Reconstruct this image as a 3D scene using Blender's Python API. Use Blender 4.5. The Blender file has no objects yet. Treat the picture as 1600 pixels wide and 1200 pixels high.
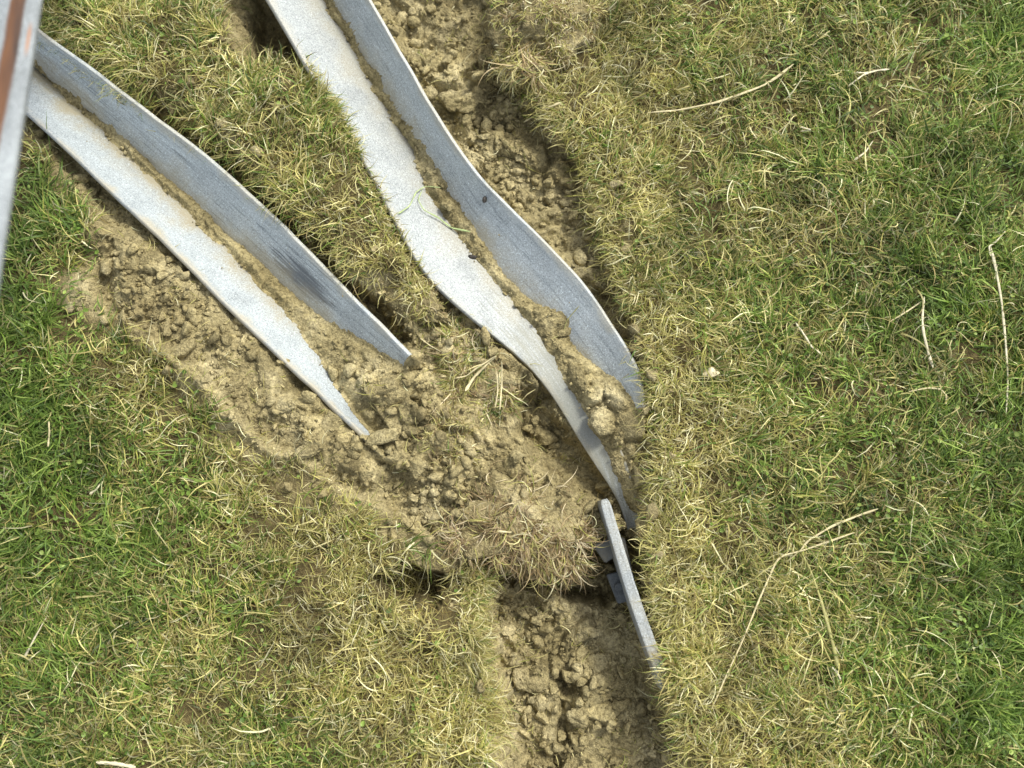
import bpy, math, random
import numpy as np
from mathutils import Vector, noise as mnoise

# ------------------------------------------------------------------ camera, light
scene = bpy.context.scene
CAM = np.array([0.0, -0.24, 1.50])
TGT = np.array([0.0, 0.0, 0.0])
FPX = 1380.0                                   # focal length in photograph pixels (1600 wide)
FW = (TGT - CAM) / np.linalg.norm(TGT - CAM)
RT = np.array([1.0, 0, 0])
UPV = np.cross(RT, FW)
cam_d = bpy.data.cameras.new("camera")
cam = bpy.data.objects.new("camera", cam_d)
scene.collection.objects.link(cam)
cam.location = CAM
cam.rotation_euler = Vector(FW).to_track_quat('-Z', 'Y').to_euler()
cam_d.sensor_width = 36
cam_d.lens = 36 * FPX / 1600
cam_d.clip_start = 0.02
cam_d.clip_end = 200
cam_d.dof.use_dof = True
cam_d.dof.focus_distance = 1.50
cam_d.dof.aperture_fstop = 2.0
scene.camera = cam

SUN_AZ = math.radians(46)                      # from +x towards +y
SUN_EL = math.radians(50)
world = bpy.data.worlds.new("World")
scene.world = world
world.use_nodes = True
nt = world.node_tree
bg = nt.nodes['Background']
sky = nt.nodes.new('ShaderNodeTexSky')
sky.sky_type = 'NISHITA'
sky.sun_disc = False
sky.sun_elevation = SUN_EL
sky.sun_rotation = math.pi / 2 - SUN_AZ
sky.dust_density = 3.0
sky.air_density = 1.0
hsv = nt.nodes.new('ShaderNodeHueSaturation')          # thin cloud: a paler sky
hsv.inputs['Saturation'].default_value = 0.38
nt.links.new(sky.outputs[0], hsv.inputs['Color'])
nt.links.new(hsv.outputs[0], bg.inputs[0])
bg.inputs[1].default_value = 0.12
sun_d = bpy.data.lights.new("sun", 'SUN')
sun_d.energy = 1.5
sun_d.angle = math.radians(10)
sun_d.color = (1.0, 0.965, 0.86)
sun = bpy.data.objects.new("sun", sun_d)
scene.collection.objects.link(sun)
sdir = Vector((math.cos(SUN_EL) * math.cos(SUN_AZ), math.cos(SUN_EL) * math.sin(SUN_AZ), math.sin(SUN_EL)))
sun.rotation_euler = sdir.to_track_quat('Z', 'Y').to_euler()
sun.location = (2, 2, 4)
scene.view_settings.view_transform = 'Standard'
scene.view_settings.look = 'None'
scene.view_settings.gamma = 1
scene.view_settings.exposure = 1.07

rng = np.random.default_rng(7)
random.seed(7)

# ------------------------------------------------------------------ helpers
def U(px, py, z=0.0):
    """world point at height z seen at a photograph position"""
    px = np.asarray(px, float); py = np.asarray(py, float); z = np.asarray(z, float)
    d = (FW[:, None] + RT[:, None] * ((px.ravel() - 800) / FPX) - UPV[:, None] * ((py.ravel() - 600) / FPX))
    k = (z.ravel() - CAM[2]) / d[2]
    p = CAM[:, None] + d * k
    return p.T.reshape(px.shape + (3,))

def PX(x, y, z):
    dx, dy, dz = x - CAM[0], y - CAM[1], z - CAM[2]
    f = dx * FW[0] + dy * FW[1] + dz * FW[2]
    r = dx
    u = dx * UPV[0] + dy * UPV[1] + dz * UPV[2]
    return 800 + FPX * r / f, 600 - FPX * u / f

_tabs = {}
def vnoise(x, y, seed):
    if seed not in _tabs:
        _tabs[seed] = np.random.default_rng(1000 + seed).random((256, 256)).astype(np.float32) * 2 - 1
    T = _tabs[seed]
    xi = np.floor(x).astype(np.int32); yi = np.floor(y).astype(np.int32)
    fx = (x - xi).astype(np.float32); fy = (y - yi).astype(np.float32)
    fx = fx * fx * (3 - 2 * fx); fy = fy * fy * (3 - 2 * fy)
    a = T[yi & 255, xi & 255]; b = T[yi & 255, (xi + 1) & 255]
    c = T[(yi + 1) & 255, xi & 255]; d = T[(yi + 1) & 255, (xi + 1) & 255]
    return (a * (1 - fx) + b * fx) * (1 - fy) + (c * (1 - fx) + d * fx) * fy

def fbm(x, y, size, octs, seed, gain=0.5):
    s = 0; a = 1.0; f = 1.0 / size; tot = 0
    for o in range(octs):
        ca, sa = math.cos(o * 1.1), math.sin(o * 1.1)
        s = s + a * vnoise((x * ca - y * sa) * f + 13.7 * o, (x * sa + y * ca) * f + 5.1 * o, seed + o)
        tot += a; a *= gain; f *= 2.03
    return s / tot

def poly_sdf(px, py, poly):
    """signed distance, negative inside"""
    P = np.array(poly, float)
    d2 = np.full(px.shape, 1e12); inside = np.zeros(px.shape, bool)
    for i in range(len(P)):
        x0, y0 = P[i]; x1, y1 = P[(i + 1) % len(P)]
        ex, ey = x1 - x0, y1 - y0
        t = np.clip(((px - x0) * ex + (py - y0) * ey) / (ex * ex + ey * ey + 1e-9), 0, 1)
        dx = px - x0 - t * ex; dy = py - y0 - t * ey
        d2 = np.minimum(d2, dx * dx + dy * dy)
        c = ((y0 > py) != (y1 > py))
        if ey != 0:
            inside ^= c & (px < ex * (py - y0) / ey + x0)
    d = np.sqrt(d2)
    return np.where(inside, -d, d)

def sstep(a, b, x):
    t = np.clip((x - a) / (b - a), 0, 1)
    return t * t * (3 - 2 * t)

def resample(pts, n, smooth=True, it=3):
    P = np.array(pts, float)
    seg = np.r_[0, np.cumsum(np.linalg.norm(np.diff(P[:, :2], axis=0), axis=1))]
    t = np.linspace(0, seg[-1], n)
    out = np.stack([np.interp(t, seg, P[:, k]) for k in range(P.shape[1])], 1)
    if smooth:
        for _ in range(it):
            q = out.copy()
            q[1:-1] = (out[:-2] + 2 * out[1:-1] + out[2:]) / 4
            out = q
    return out

def mesh_np(name, V, quads=None, tris=None, smooth=True):
    me = bpy.data.meshes.new(name)
    V = np.asarray(V, np.float32)
    nq = 0 if quads is None else len(quads)
    ntr = 0 if tris is None else len(tris)
    me.vertices.add(len(V)); me.vertices.foreach_set('co', V.ravel())
    loops = []
    if nq: loops.append(np.asarray(quads, np.int32).ravel())
    if ntr: loops.append(np.asarray(tris, np.int32).ravel())
    loops = np.concatenate(loops)
    me.loops.add(len(loops)); me.loops.foreach_set('vertex_index', loops)
    st = np.concatenate([np.arange(nq) * 4, nq * 4 + np.arange(ntr) * 3]).astype(np.int32)
    me.polygons.add(nq + ntr); me.polygons.foreach_set('loop_start', st)
    me.polygons.foreach_set('loop_total', np.r_[np.full(nq, 4), np.full(ntr, 3)].astype(np.int32))
    if smooth:
        me.polygons.foreach_set('use_smooth', np.ones(nq + ntr, bool))
    me.update(calc_edges=True)
    return me

def fattr(me, name, vals):
    a = me.attributes.new(name, 'FLOAT', 'POINT'); a.data.foreach_set('value', np.asarray(vals, np.float32).ravel())
def vattr(me, name, vals):
    a = me.attributes.new(name, 'FLOAT_VECTOR', 'POINT'); a.data.foreach_set('vector', np.asarray(vals, np.float32).ravel())

def link(name, me, mat=None, parent=None, label=None, cat=None, group=None, kind=None):
    o = bpy.data.objects.new(name, me)
    scene.collection.objects.link(o)
    if me is not None and mat is not None: me.materials.append(mat)
    if parent is not None: o.parent = parent
    if label: o['label'] = label
    if cat: o['category'] = cat
    if group: o['group'] = group
    if kind: o['kind'] = kind
    return o

def recenter(o, base):
    """put a mesh object's origin at its base point (the vertices stay where they are)"""
    me = o.data
    b = np.array(base, np.float32)
    co = np.empty(len(me.vertices) * 3, np.float32); me.vertices.foreach_get('co', co)
    me.vertices.foreach_set('co', (co.reshape(-1, 3) - b).ravel()); me.update()
    o.location = [float(v) for v in b]

# ------------------------------------------------------------------ materials
def new_mat(name):
    m = bpy.data.materials.new(name); m.use_nodes = True
    n = m.node_tree.nodes; l = m.node_tree.links
    return m, n, l, n['Principled BSDF']
def N(n, typ, **kw):
    x = n.new(typ)
    for k, v in kw.items():
        if k.startswith('i_'):
            key = k[2:]
            x.inputs[int(key) if key.isdigit() else key.replace('_', ' ')].default_value = v
        else: setattr(x, k, v)
    return x
def ramp(n, pts):
    r = n.new('ShaderNodeValToRGB')
    e = r.color_ramp.elements
    while len(e) < len(pts): e.new(0.5)
    for q, (p, c) in zip(e, pts):
        q.position = p; q.color = (c[0], c[1], c[2], 1)
    return r
def mixc(n, l, fac, a, b, mode='MIX'):
    m = n.new('ShaderNodeMix'); m.data_type = 'RGBA'; m.blend_type = mode
    for sock, v in ((m.inputs[0], fac), (m.inputs[6], a), (m.inputs[7], b)):
        if hasattr(v, 'is_linked'): l.new(v, sock)
        elif isinstance(v, (int, float)): sock.default_value = v
        else: sock.default_value = (v[0], v[1], v[2], 1)
    return m.outputs[2]

def soil_nodes(n, l, bs, scale=1.0, turf=False):
    tc = N(n, 'ShaderNodeNewGeometry')
    n1 = N(n, 'ShaderNodeTexNoise', i_Scale=9.0 * scale, i_Detail=4.0, i_Roughness=0.6)
    n2 = N(n, 'ShaderNodeTexNoise', i_Scale=160.0 * scale, i_Detail=5.0, i_Roughness=0.7)
    n3 = N(n, 'ShaderNodeTexVoronoi', i_Scale=330.0 * scale)
    for q in (n1, n2, n3): l.new(tc.outputs['Position'], q.inputs['Vector'])
    r1 = ramp(n, [(0.3, (0.185, 0.152, 0.072)), (0.5, (0.315, 0.268, 0.138)), (0.70, (0.48, 0.42, 0.245))])
    l.new(n1.outputs[0], r1.inputs[0])
    r2 = ramp(n, [(0.32, (0.36, 0.34, 0.30)), (0.5, (0.98, 0.98, 0.98)), (0.70, (1.5, 1.47, 1.4))])
    l.new(n2.outputs[0], r2.inputs[0])
    c = mixc(n, l, 0.9, r1.outputs[0], r2.outputs[0], 'MULTIPLY')
    r3 = ramp(n, [(0.0, (1.2, 1.17, 1.1)), (0.35, (1, 1, 1)), (0.8, (0.62, 0.6, 0.55))])
    l.new(n3.outputs['Distance'], r3.inputs[0])
    c = mixc(n, l, 0.6, c, r3.outputs[0], 'MULTIPLY')
    at = N(n, 'ShaderNodeAttribute', attribute_name='tone')
    mr = N(n, 'ShaderNodeMapRange', clamp=True); mr.inputs[1].default_value = -2; mr.inputs[2].default_value = 2; mr.inputs[3].default_value = .72; mr.inputs[4].default_value = 1.32
    l.new(at.outputs['Fac'], mr.inputs[0])
    cx = N(n, 'ShaderNodeCombineXYZ'); [l.new(mr.outputs[0], cx.inputs[k]) for k in range(3)]
    c = mixc(n, l, 1.0, c, cx.outputs[0], 'MULTIPLY')
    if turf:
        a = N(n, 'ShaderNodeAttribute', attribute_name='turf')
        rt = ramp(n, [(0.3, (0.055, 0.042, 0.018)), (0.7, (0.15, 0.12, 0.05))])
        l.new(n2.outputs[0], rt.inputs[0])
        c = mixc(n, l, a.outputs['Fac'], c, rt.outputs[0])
    l.new(c, bs.inputs['Base Color'])
    bs.inputs['Roughness'].default_value = 0.92
    bs.inputs['Specular IOR Level'].default_value = 0.2
    add = N(n, 'ShaderNodeMath', operation='SUBTRACT')
    l.new(n2.outputs[0], add.inputs[0])
    l.new(n3.outputs['Distance'], add.inputs[1])
    b = N(n, 'ShaderNodeBump', i_Strength=0.7, i_Distance=0.0022)
    l.new(add.outputs[0], b.inputs['Height'])
    l.new(b.outputs[0], bs.inputs['Normal'])

M_ground, n, l, bs = new_mat('ground_clay'); soil_nodes(n, l, bs, 1.0, True)
M_clod, n, l, bs = new_mat('dry_clay'); soil_nodes(n, l, bs, 1.0)
M_sod, n, l, bs = new_mat('sod_earth'); soil_nodes(n, l, bs, 1.0)

def metal_mat(name, base, dark_spot=None, dirt=0.5, rust=False, spot2=None, seed=0.0, streak=.5):
    m, n, l, bs = new_mat(name)
    at = N(n, 'ShaderNodeAttribute', attribute_name='uvw')     # x along (m), y across (m), z 0 at fold - 1 at outer edge
    sep = N(n, 'ShaderNodeSeparateXYZ'); l.new(at.outputs['Vector'], sep.inputs[0])
    mp = N(n, 'ShaderNodeMapping'); mp.inputs['Scale'].default_value = (14, 230, 1); mp.inputs['Location'].default_value = (seed, seed * 2, 0)
    l.new(at.outputs['Vector'], mp.inputs[0])
    st = N(n, 'ShaderNodeTexNoise', i_Scale=1.0, i_Detail=6.0, i_Roughness=0.65); l.new(mp.outputs[0], st.inputs['Vector'])
    geo = N(n, 'ShaderNodeNewGeometry')
    big = N(n, 'ShaderNodeTexNoise', i_Scale=14.0, i_Detail=4.0, i_Roughness=0.6); l.new(geo.outputs['Position'], big.inputs['Vector'])
    fine = N(n, 'ShaderNodeTexNoise', i_Scale=420.0, i_Detail=3.0, i_Roughness=0.75); l.new(geo.outputs['Position'], fine.inputs['Vector'])
    vor = N(n, 'ShaderNodeTexVoronoi', i_Scale=240.0); l.new(geo.outputs['Position'], vor.inputs['Vector'])
    b = base
    rb = ramp(n, [(0.30, tuple(x * 0.80 for x in b)), (0.5, b), (0.72, tuple(min(x * 1.13, .85) for x in b))])
    l.new(big.outputs[0], rb.inputs[0])
    rs = ramp(n, [(0.36, (0.42, 0.44, 0.46)), (0.45, (0.90, 0.91, 0.92)), (0.55, (1.0, 1.0, 1.0)), (0.7, (1.15, 1.15, 1.15))])
    l.new(st.outputs[0], rs.inputs[0])
    c = mixc(n, l, streak, rb.outputs[0], rs.outputs[0], 'MULTIPLY')
    rf = ramp(n, [(0.36, (0.40, 0.42, 0.43)), (0.46, (0.92, 0.92, 0.92)), (0.58, (1.12, 1.12, 1.12)), (0.68, (2.0, 2.0, 2.0))])
    l.new(fine.outputs[0], rf.inputs[0])
    c = mixc(n, l, 0.8, c, rf.outputs[0], 'MULTIPLY')
    # sparse dark pits
    pit = ramp(n, [(0.0, (0.28, 0.28, 0.28)), (0.10, (0.45, 0.45, 0.45)), (0.16, (1, 1, 1))])
    l.new(vor.outputs['Distance'], pit.inputs[0])
    pm = ramp(n, [(0.56, (0, 0, 0)), (0.68, (1, 1, 1))]); l.new(big.outputs[0], pm.inputs[0])
    pf = N(n, 'ShaderNodeMath', operation='MULTIPLY', i_1=0.6); l.new(pm.outputs[0], pf.inputs[0])
    c = mixc(n, l, pf.outputs[0], c, mixc(n, l, 1.0, c, pit.outputs[0], 'MULTIPLY'))
    def blob(cx, cy, rx, ry, col, amt):
        nonlocal c
        s = N(n, 'ShaderNodeMapping', vector_type='TEXTURE'); s.inputs['Location'].default_value = (cx, cy, 0); s.inputs['Scale'].default_value = (rx, ry, 1)
        l.new(at.outputs['Vector'], s.inputs[0])
        k = N(n, 'ShaderNodeSeparateXYZ'); l.new(s.outputs[0], k.inputs[0])
        cb = N(n, 'ShaderNodeCombineXYZ'); l.new(k.outputs[0], cb.inputs[0]); l.new(k.outputs[1], cb.inputs[1])
        ln = N(n, 'ShaderNodeVectorMath', operation='LENGTH'); l.new(cb.outputs[0], ln.inputs[0])
        ad = N(n, 'ShaderNodeMath', operation='ADD'); l.new(ln.outputs['Value'], ad.inputs[0])
        sc = N(n, 'ShaderNodeMath', operation='MULTIPLY_ADD', i_1=2.4, i_2=-1.2); l.new(st.outputs[0], sc.inputs[0]); l.new(sc.outputs[0], ad.inputs[1])
        r = ramp(n, [(0.45, (amt,) * 3), (1.0, (0, 0, 0))]); l.new(ad.outputs[0], r.inputs[0])
        c = mixc(n, l, r.outputs[0], c, col)
    if dark_spot: blob(*dark_spot)
    if spot2: blob(*spot2)
    # clay dust towards the outer edge
    e = N(n, 'ShaderNodeMath', operation='MULTIPLY_ADD', i_1=1.0, i_2=0.0); l.new(sep.outputs[2], e.inputs[0])
    e2 = N(n, 'ShaderNodeMath', operation='MULTIPLY_ADD', i_1=0.75, i_2=-0.42); l.new(big.outputs[0], e2.inputs[0])
    e3 = N(n, 'ShaderNodeMath', operation='ADD'); l.new(e.outputs[0], e3.inputs[0]); l.new(e2.outputs[0], e3.inputs[1])
    e4 = N(n, 'ShaderNodeMath', operation='MULTIPLY_ADD', i_1=0.5, i_2=-0.25); l.new(fine.outputs[0], e4.inputs[0])
    e5 = N(n, 'ShaderNodeMath', operation='ADD'); l.new(e3.outputs[0], e5.inputs[0]); l.new(e4.outputs[0], e5.inputs[1])
    re = ramp(n, [(0.84, (0, 0, 0)), (1.04, (dirt,) * 3)]); l.new(e5.outputs[0], re.inputs[0])
    c = mixc(n, l, re.outputs[0], c, (0.38, 0.32, 0.19))
    # faint clay smear near the fold
    g1 = N(n, 'ShaderNodeMath', operation='ADD'); l.new(sep.outputs[2], g1.inputs[0]); g0 = N(n, 'ShaderNodeMath', operation='MULTIPLY_ADD', i_1=-1.3, i_2=.62); l.new(big.outputs[0], g0.inputs[0]); g2 = N(n, 'ShaderNodeMath', operation='ADD'); l.new(g0.outputs[0], g2.inputs[0]); l.new(e4.outputs[0], g2.inputs[1]); l.new(g2.outputs[0], g1.inputs[1])
    rg = ramp(n, [(0.10, (min(1, dirt * 1.3),) * 3), (0.34, (dirt * .35,) * 3), (0.55, (0, 0, 0))]); l.new(g1.outputs[0], rg.inputs[0])
    c = mixc(n, l, rg.outputs[0], c, (0.33, 0.285, 0.175))
    l.new(c, bs.inputs['Base Color'])
    bs.inputs['Metallic'].default_value = 0.12
    rr = N(n, 'ShaderNodeMapRange'); rr.inputs[3].default_value = 0.50; rr.inputs[4].default_value = 0.72
    l.new(st.outputs[0], rr.inputs[0]); l.new(rr.outputs[0], bs.inputs['Roughness'])
    hs = N(n, 'ShaderNodeMath', operation='ADD'); l.new(st.outputs[0], hs.inputs[0]); l.new(fine.outputs[0], hs.inputs[1])
    bp = N(n, 'ShaderNodeBump', i_Strength=0.35, i_Distance=0.0008); l.new(hs.outputs[0], bp.inputs['Height'])
    l.new(bp.outputs[0], bs.inputs['Normal'])
    return m

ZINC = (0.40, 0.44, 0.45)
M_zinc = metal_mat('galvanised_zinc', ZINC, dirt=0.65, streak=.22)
M_zincB1 = metal_mat('galvanised_zinc_matt', (0.37, 0.395, 0.39), dirt=0.35, streak=.2, seed=2.0, spot2=(1.42, .03, .26, .09, (.235, .235, .185), .72))  # spot2: clay film on the twisted foot, with its shade painted in
def make_A2(DS): return metal_mat('galvanised_zinc_scuffed', (0.47, 0.52, 0.53), dark_spot=(DS, 0.058, 0.075, 0.036, (0.09, 0.105, 0.12), 0.8), dirt=0.45, seed=3.1, streak=.85)  # scuff is wear; base paler than the near side to offset shade
M_zincB2 = metal_mat('galvanised_zinc_shade_lift', (0.47, 0.515, 0.525), dirt=0.5, seed=5.7, streak=.6)  # same zinc, base lightened so the shaded side renders brighter
M_zinc_old = metal_mat('weathered_zinc', (0.33, 0.355, 0.355), dirt=0.6, seed=9.0, streak=.5)

def blade_mat(name):
    m, n, l, bs = new_mat(name)
    a = N(n, 'ShaderNodeAttribute', attribute_name='tint')
    l.new(a.outputs['Color'], bs.inputs['Base Color'])
    bs.inputs['Roughness'].default_value = 0.5
    bs.inputs['Specular IOR Level'].default_value = 0.45
    tr = N(n, 'ShaderNodeBsdfTranslucent'); l.new(a.outputs['Color'], tr.inputs[0])
    mx = N(n, 'ShaderNodeMixShader', i_0=0.25)
    l.new(bs.outputs[0], mx.inputs[1]); l.new(tr.outputs[0], mx.inputs[2])
    l.new(mx.outputs[0], n['Material Output'].inputs[0])
    return m
M_grass = blade_mat('grass_blades')

def stalk_mat(name, col):
    m, n, l, bs = new_mat(name)
    g = N(n, 'ShaderNodeNewGeometry'); q = N(n, 'ShaderNodeTexNoise', i_Scale=120.0, i_Detail=3.0)
    l.new(g.outputs['Position'], q.inputs['Vector'])
    r = ramp(n, [(0.3, tuple(x * .72 for x in col)), (0.7, tuple(min(1, x * 1.15) for x in col))]); l.new(q.outputs[0], r.inputs[0])
    l.new(r.outputs[0], bs.inputs['Base Color']); bs.inputs['Roughness'].default_value = 0.55
    return m
M_straw = stalk_mat('pale_straw', (0.60, 0.52, 0.29))
M_white = stalk_mat('bleached_straw', (0.64, 0.58, 0.39))
M_cleat = metal_mat('soiled_zinc', (0.10, 0.11, 0.108), dirt=0.9, seed=4.0, streak=.5)
M_olive = stalk_mat('olive_stem', (0.36, 0.34, 0.12))
M_green = stalk_mat('fresh_blade', (0.42, 0.52, 0.22))
M_dark = stalk_mat('dark_crumb', (0.035, 0.028, 0.02))
M_leaf = stalk_mat('dry_leaf', (0.62, 0.54, 0.34))

# ------------------------------------------------------------------ bars: where they lie (photo position + height)
def rib(outer, fold, zo, zf, n=150, it=10):
    """outer/fold: lists of photo positions; zo/zf: heights at (0, .5, 1)"""
    O = resample(outer, n, it=it); F = resample(fold, n, it=it)
    t = np.linspace(0, 1, n)
    ts = np.linspace(0, 1, len(zo)); z0 = np.interp(t, ts, zo); z1 = np.interp(t, np.linspace(0, 1, len(zf)), zf)
    return dict(Op=O, Fp=F, zo=z0, zf=z1, O=U(O[:, 0], O[:, 1], z0), F=U(F[:, 0], F[:, 1], z1))

A_L = [(-290, -110), (-120, 30), (0, 136), (45, 176), (100, 226), (165, 288), (222, 342), (280, 397), (350, 472), (415, 532), (465, 583), (532, 642), (567, 675), (600, 712)]
A_F = [(-240, -160), (-90, -30), (0, 58), (48, 102), (90, 139), (145, 183), (200, 235), (236, 266), (288, 311), (330, 350), (370, 388), (415, 428), (460, 470), (508, 522), (548, 580), (575, 630), (600, 665), (625, 700)]
A_R = [(-200, -210), (-60, -70), (20, 20), (58, 55), (105, 80), (140, 108), (182, 142), (217, 169), (266, 204), (315, 240), (367, 286), (437, 351), (500, 415), (515, 432), (578, 496), (620, 536), (646, 564)]
A_FR = [(-240, -160), (-90, -30), (0, 58), (48, 102), (90, 139), (145, 183), (200, 235), (236, 266), (288, 311), (330, 350), (370, 388), (415, 428), (460, 470), (505, 510), (560, 562), (600, 600)]
B_L = [(240, -330), (330, -160), (385, -60), (421, 0), (452, 52), (487, 115), (526, 168), (557, 227), (580, 268), (600, 307), (626, 357), (651, 408), (679, 442), (728, 487), (770, 522), (819, 563), (854, 602), (879, 641), (898, 674), (920, 710), (942, 743), (961, 770), (972, 798), (984, 836)]
B_F = [(340, -330), (425, -160), (476, -60), (511, 0), (545, 60), (566, 92), (592, 140), (617, 188), (645, 228), (668, 268), (683, 300), (710, 345), (745, 386), (770, 422), (800, 456), (832, 490), (866, 530), (897, 572), (922, 607), (942, 642), (962, 682), (980, 724), (992, 768), (1000, 832)]
B_R = [(395, -330), (490, -160), (540, -60), (575, 0), (610, 60), (645, 122), (680, 182), (708, 224), (736, 266), (778, 311), (801, 333), (857, 387), (910, 443), (945, 496), (980, 548), (997, 580), (1009, 615), (1003, 647)]
B_FR = [(340, -330), (425, -160), (476, -60), (511, 0), (545, 60), (566, 92), (592, 140), (617, 188), (645, 228), (668, 268), (683, 300), (710, 345), (745, 386), (770, 422), (800, 456), (832, 490), (862, 530), (900, 575), (935, 625), (955, 660)]
rA_L = rib(A_L, A_F, [.045, .035, .022, .012, -.012], [-.035, -.04, -.05, -.065, -.075], it=70)
rA_R = rib(A_R, A_FR, [.055, .045, .035, .022, .002], [-.035, -.04, -.05, -.06, -.065], it=70)
rB_L = rib(B_L, B_F, [.05, .045, .038, .028, .004, -.038, -.075], [-.03, -.035, -.04, -.045, -.045, -.028, -.045])
rB_R = rib(B_R, B_FR, [.06, .05, .04, .025, 0.004], [-.03, -.035, -.04, -.045, -.06], it=28)
RIBS = [rA_L, rA_R, rB_L, rB_R]

def z_on(ribs, px, py):
    """height of a bar surface at a photo position (closest ribbon quad)"""
    best = None
    for r in ribs:
        O, F = r['Op'], r['Fp']
        ex, ey = (F - O)[:, 0], (F - O)[:, 1]
        L2 = ex ** 2 + ey ** 2
        f = np.clip(((px - O[:, 0]) * ex + (py - O[:, 1]) * ey) / L2, 0, 1)
        d = np.hypot(px - O[:, 0] - f * ex, py - O[:, 1] - f * ey)
        i = int(np.argmin(d))
        if best is None or d[i] < best[0]:
            best = (d[i], r['zo'][i] * (1 - f[i]) + r['zf'][i] * f[i])
    return best[1]

# strips of clay lying in the folds: left and right visible limits in the photo
S_A = ([(-90, -38), (0, 52), (45, 98), (87, 141), (140, 185), (192, 238), (227, 268), (280, 316), (319, 356), (354, 387), (396, 433), (427, 464), (466, 506), (501, 552), (525, 590), (543, 625), (578, 660), (604, 700)],
       [(-84, -30), (0, 62), (52, 100), (94, 136), (150, 182), (210, 231), (245, 265), (299, 313), (340, 352), (384, 392), (431, 434), (466, 470), (515, 506), (567, 541), (600, 560), (634, 577), (655, 590), (665, 620)])
S_B = ([(420, -160), (470, -60), (504, 0), (536, 56), (558, 90), (584, 138), (611, 184), (637, 222), (652, 250), (666, 295), (693, 338), (733, 384), (756, 419), (784, 450), (812, 485), (840, 517), (866, 552), (892, 598), (914, 634), (934, 670), (956, 711), (975, 750), (990, 795)],
       [(430, -160), (482, -60), (516, 0), (552, 60), (572, 92), (597, 136), (620, 176), (652, 222), (675, 255), (697, 296), (724, 338), (756, 385), (777, 417), (806, 448), (833, 476), (852, 485), (882, 491), (889, 503), (878, 518), (890, 542), (912, 558), (938, 580), (944, 596), (952, 590), (969, 604), (980, 629), (1004, 655), (1010, 700), (1007, 760), (1003, 800)])

# ------------------------------------------------------------------ terrain
def axis(lo, hi, step, far):
    core = np.arange(lo, hi, step)
    out = []; v = hi; s = step
    while v < far:
        out.append(v); s *= 1.32; v += s
    out.append(far)
    neg = []; v = lo; s = step
    while v > -far:
        s *= 1.32; v -= s; neg.append(max(v, -far))
    return np.array(neg[::-1] + list(core) + out)
STEP = 0.0022
XLO, XHI, YLO, YHI = -1.12, 1.12, -0.84, 0.98
xs = axis(XLO, XHI, STEP, 40.0); ys = axis(YLO, YHI, STEP, 40.0)
X, Y = np.meshgrid(xs, ys)
P_x, P_y = PX(X, Y, 0.0 * X)
wob = 26 * fbm(X, Y, 0.07, 4, 1, .6); wob2 = 26 * fbm(X, Y, 0.07, 4, 11, .6)
small = 5 * fbm(X, Y, 0.012, 2, 21)
Qx, Qy = P_x + wob + small, P_y + wob2 + small

BARE = [(-260, -60), (-120, 60), (20, 170), (80, 245), (150, 330), (150, 395), (140, 445), (222, 512), (292, 562), (362, 636), (412, 684), (450, 716), (520, 755), (600, 800),
        (660, 840), (725, 870), (762, 905), (738, 955), (742, 1000), (750, 1050), (772, 1120), (790, 1400), (1090, 1400), (1062, 1180), (1036, 1090), (1022, 1010), (1003, 920), (1005, 850),
        (1020, 760), (1022, 660), (1014, 600), (1000, 480), (965, 400), (930, 300), (912, 220), (850, 160), (795, 110), (768, 50), (750, -60), (680, -420),
        (150, -420), (330, -60), (372, 60), (400, 96), (470, 104), (530, 150), (600, 260), (655, 400), (700, 460), (650, 500), (625, 480), (600, 460), (540, 405), (440, 305), (370, 245), (300, 190), (240, 150), (60, 30), (-120, -130)]
sd = poly_sdf(Qx, Qy, BARE)
turf = sstep(-3, 5, sd)
edge_drop = sstep(-16, 7, sd)
# how wide the thin dying grass is along the edge: wide on the left bank, narrow elsewhere
WID = 26 + 120 * np.exp(-(((P_x - 330) / 260) ** 2 + ((P_y - 640) / 210) ** 2)) + 60 * np.exp(-(((P_x - 130) / 90) ** 2 + ((P_y - 330) / 120) ** 2)) + 45 * np.exp(-(((P_x - 860) / 110) ** 2 + ((P_y - 60) / 140) ** 2)) + 50 * np.exp(-(((P_x - 640) / 120) ** 2 + ((P_y - 880) / 80) ** 2))
DENS = sstep(-.15, 1.0, sd / WID + .55 * fbm(X, Y, 0.05, 3, 15)) * (sd > -6)
H = -0.034 * (1 - edge_drop)

def lump(poly, dz, soft, q=True):
    global H
    s = poly_sdf(Qx if q else P_x, Qy if q else P_y, poly)
    H = H + dz * (1 - sstep(-soft, soft, s))
# trench right of the long bar
lump([(560, -300), (750, -300), (790, 90), (860, 170), (915, 260), (950, 360), (985, 470), (1000, 560), (950, 500), (850, 380), (740, 260), (640, 110)], -0.035, 22)
# clay pushed up along the left of the short bar
lump([(150, 360), (200, 330), (290, 420), (400, 530), (520, 650), (590, 730), (560, 760), (460, 720), (360, 650), (250, 560), (170, 440)], 0.036, 32)
# slot beside the short bar
lump([(225, 160), (330, 225), (440, 318), (540, 420), (640, 515), (610, 530), (560, 470), (480, 400), (400, 320), (300, 240), (225, 185)], -0.062, 12)
# pit at the top
lump([(375, -300), (385, 30), (405, 92), (450, 96), (500, 70), (480, -300)], -0.07, 12)
# hollow beside the foot of the long bar
lump([(795, 600), (840, 590), (885, 650), (950, 740), (985, 800), (960, 800), (920, 775), (870, 740), (820, 680)], -0.075, 20)
lump([(1006, 660), (1022, 650), (1028, 720), (1016, 760), (1006, 740)], -0.03, 12)
# middle clay heap
lump([(560, 580), (660, 570), (760, 660), (880, 760), (900, 790), (800, 800), (690, 790), (620, 720)], 0.020, 35)
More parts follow.
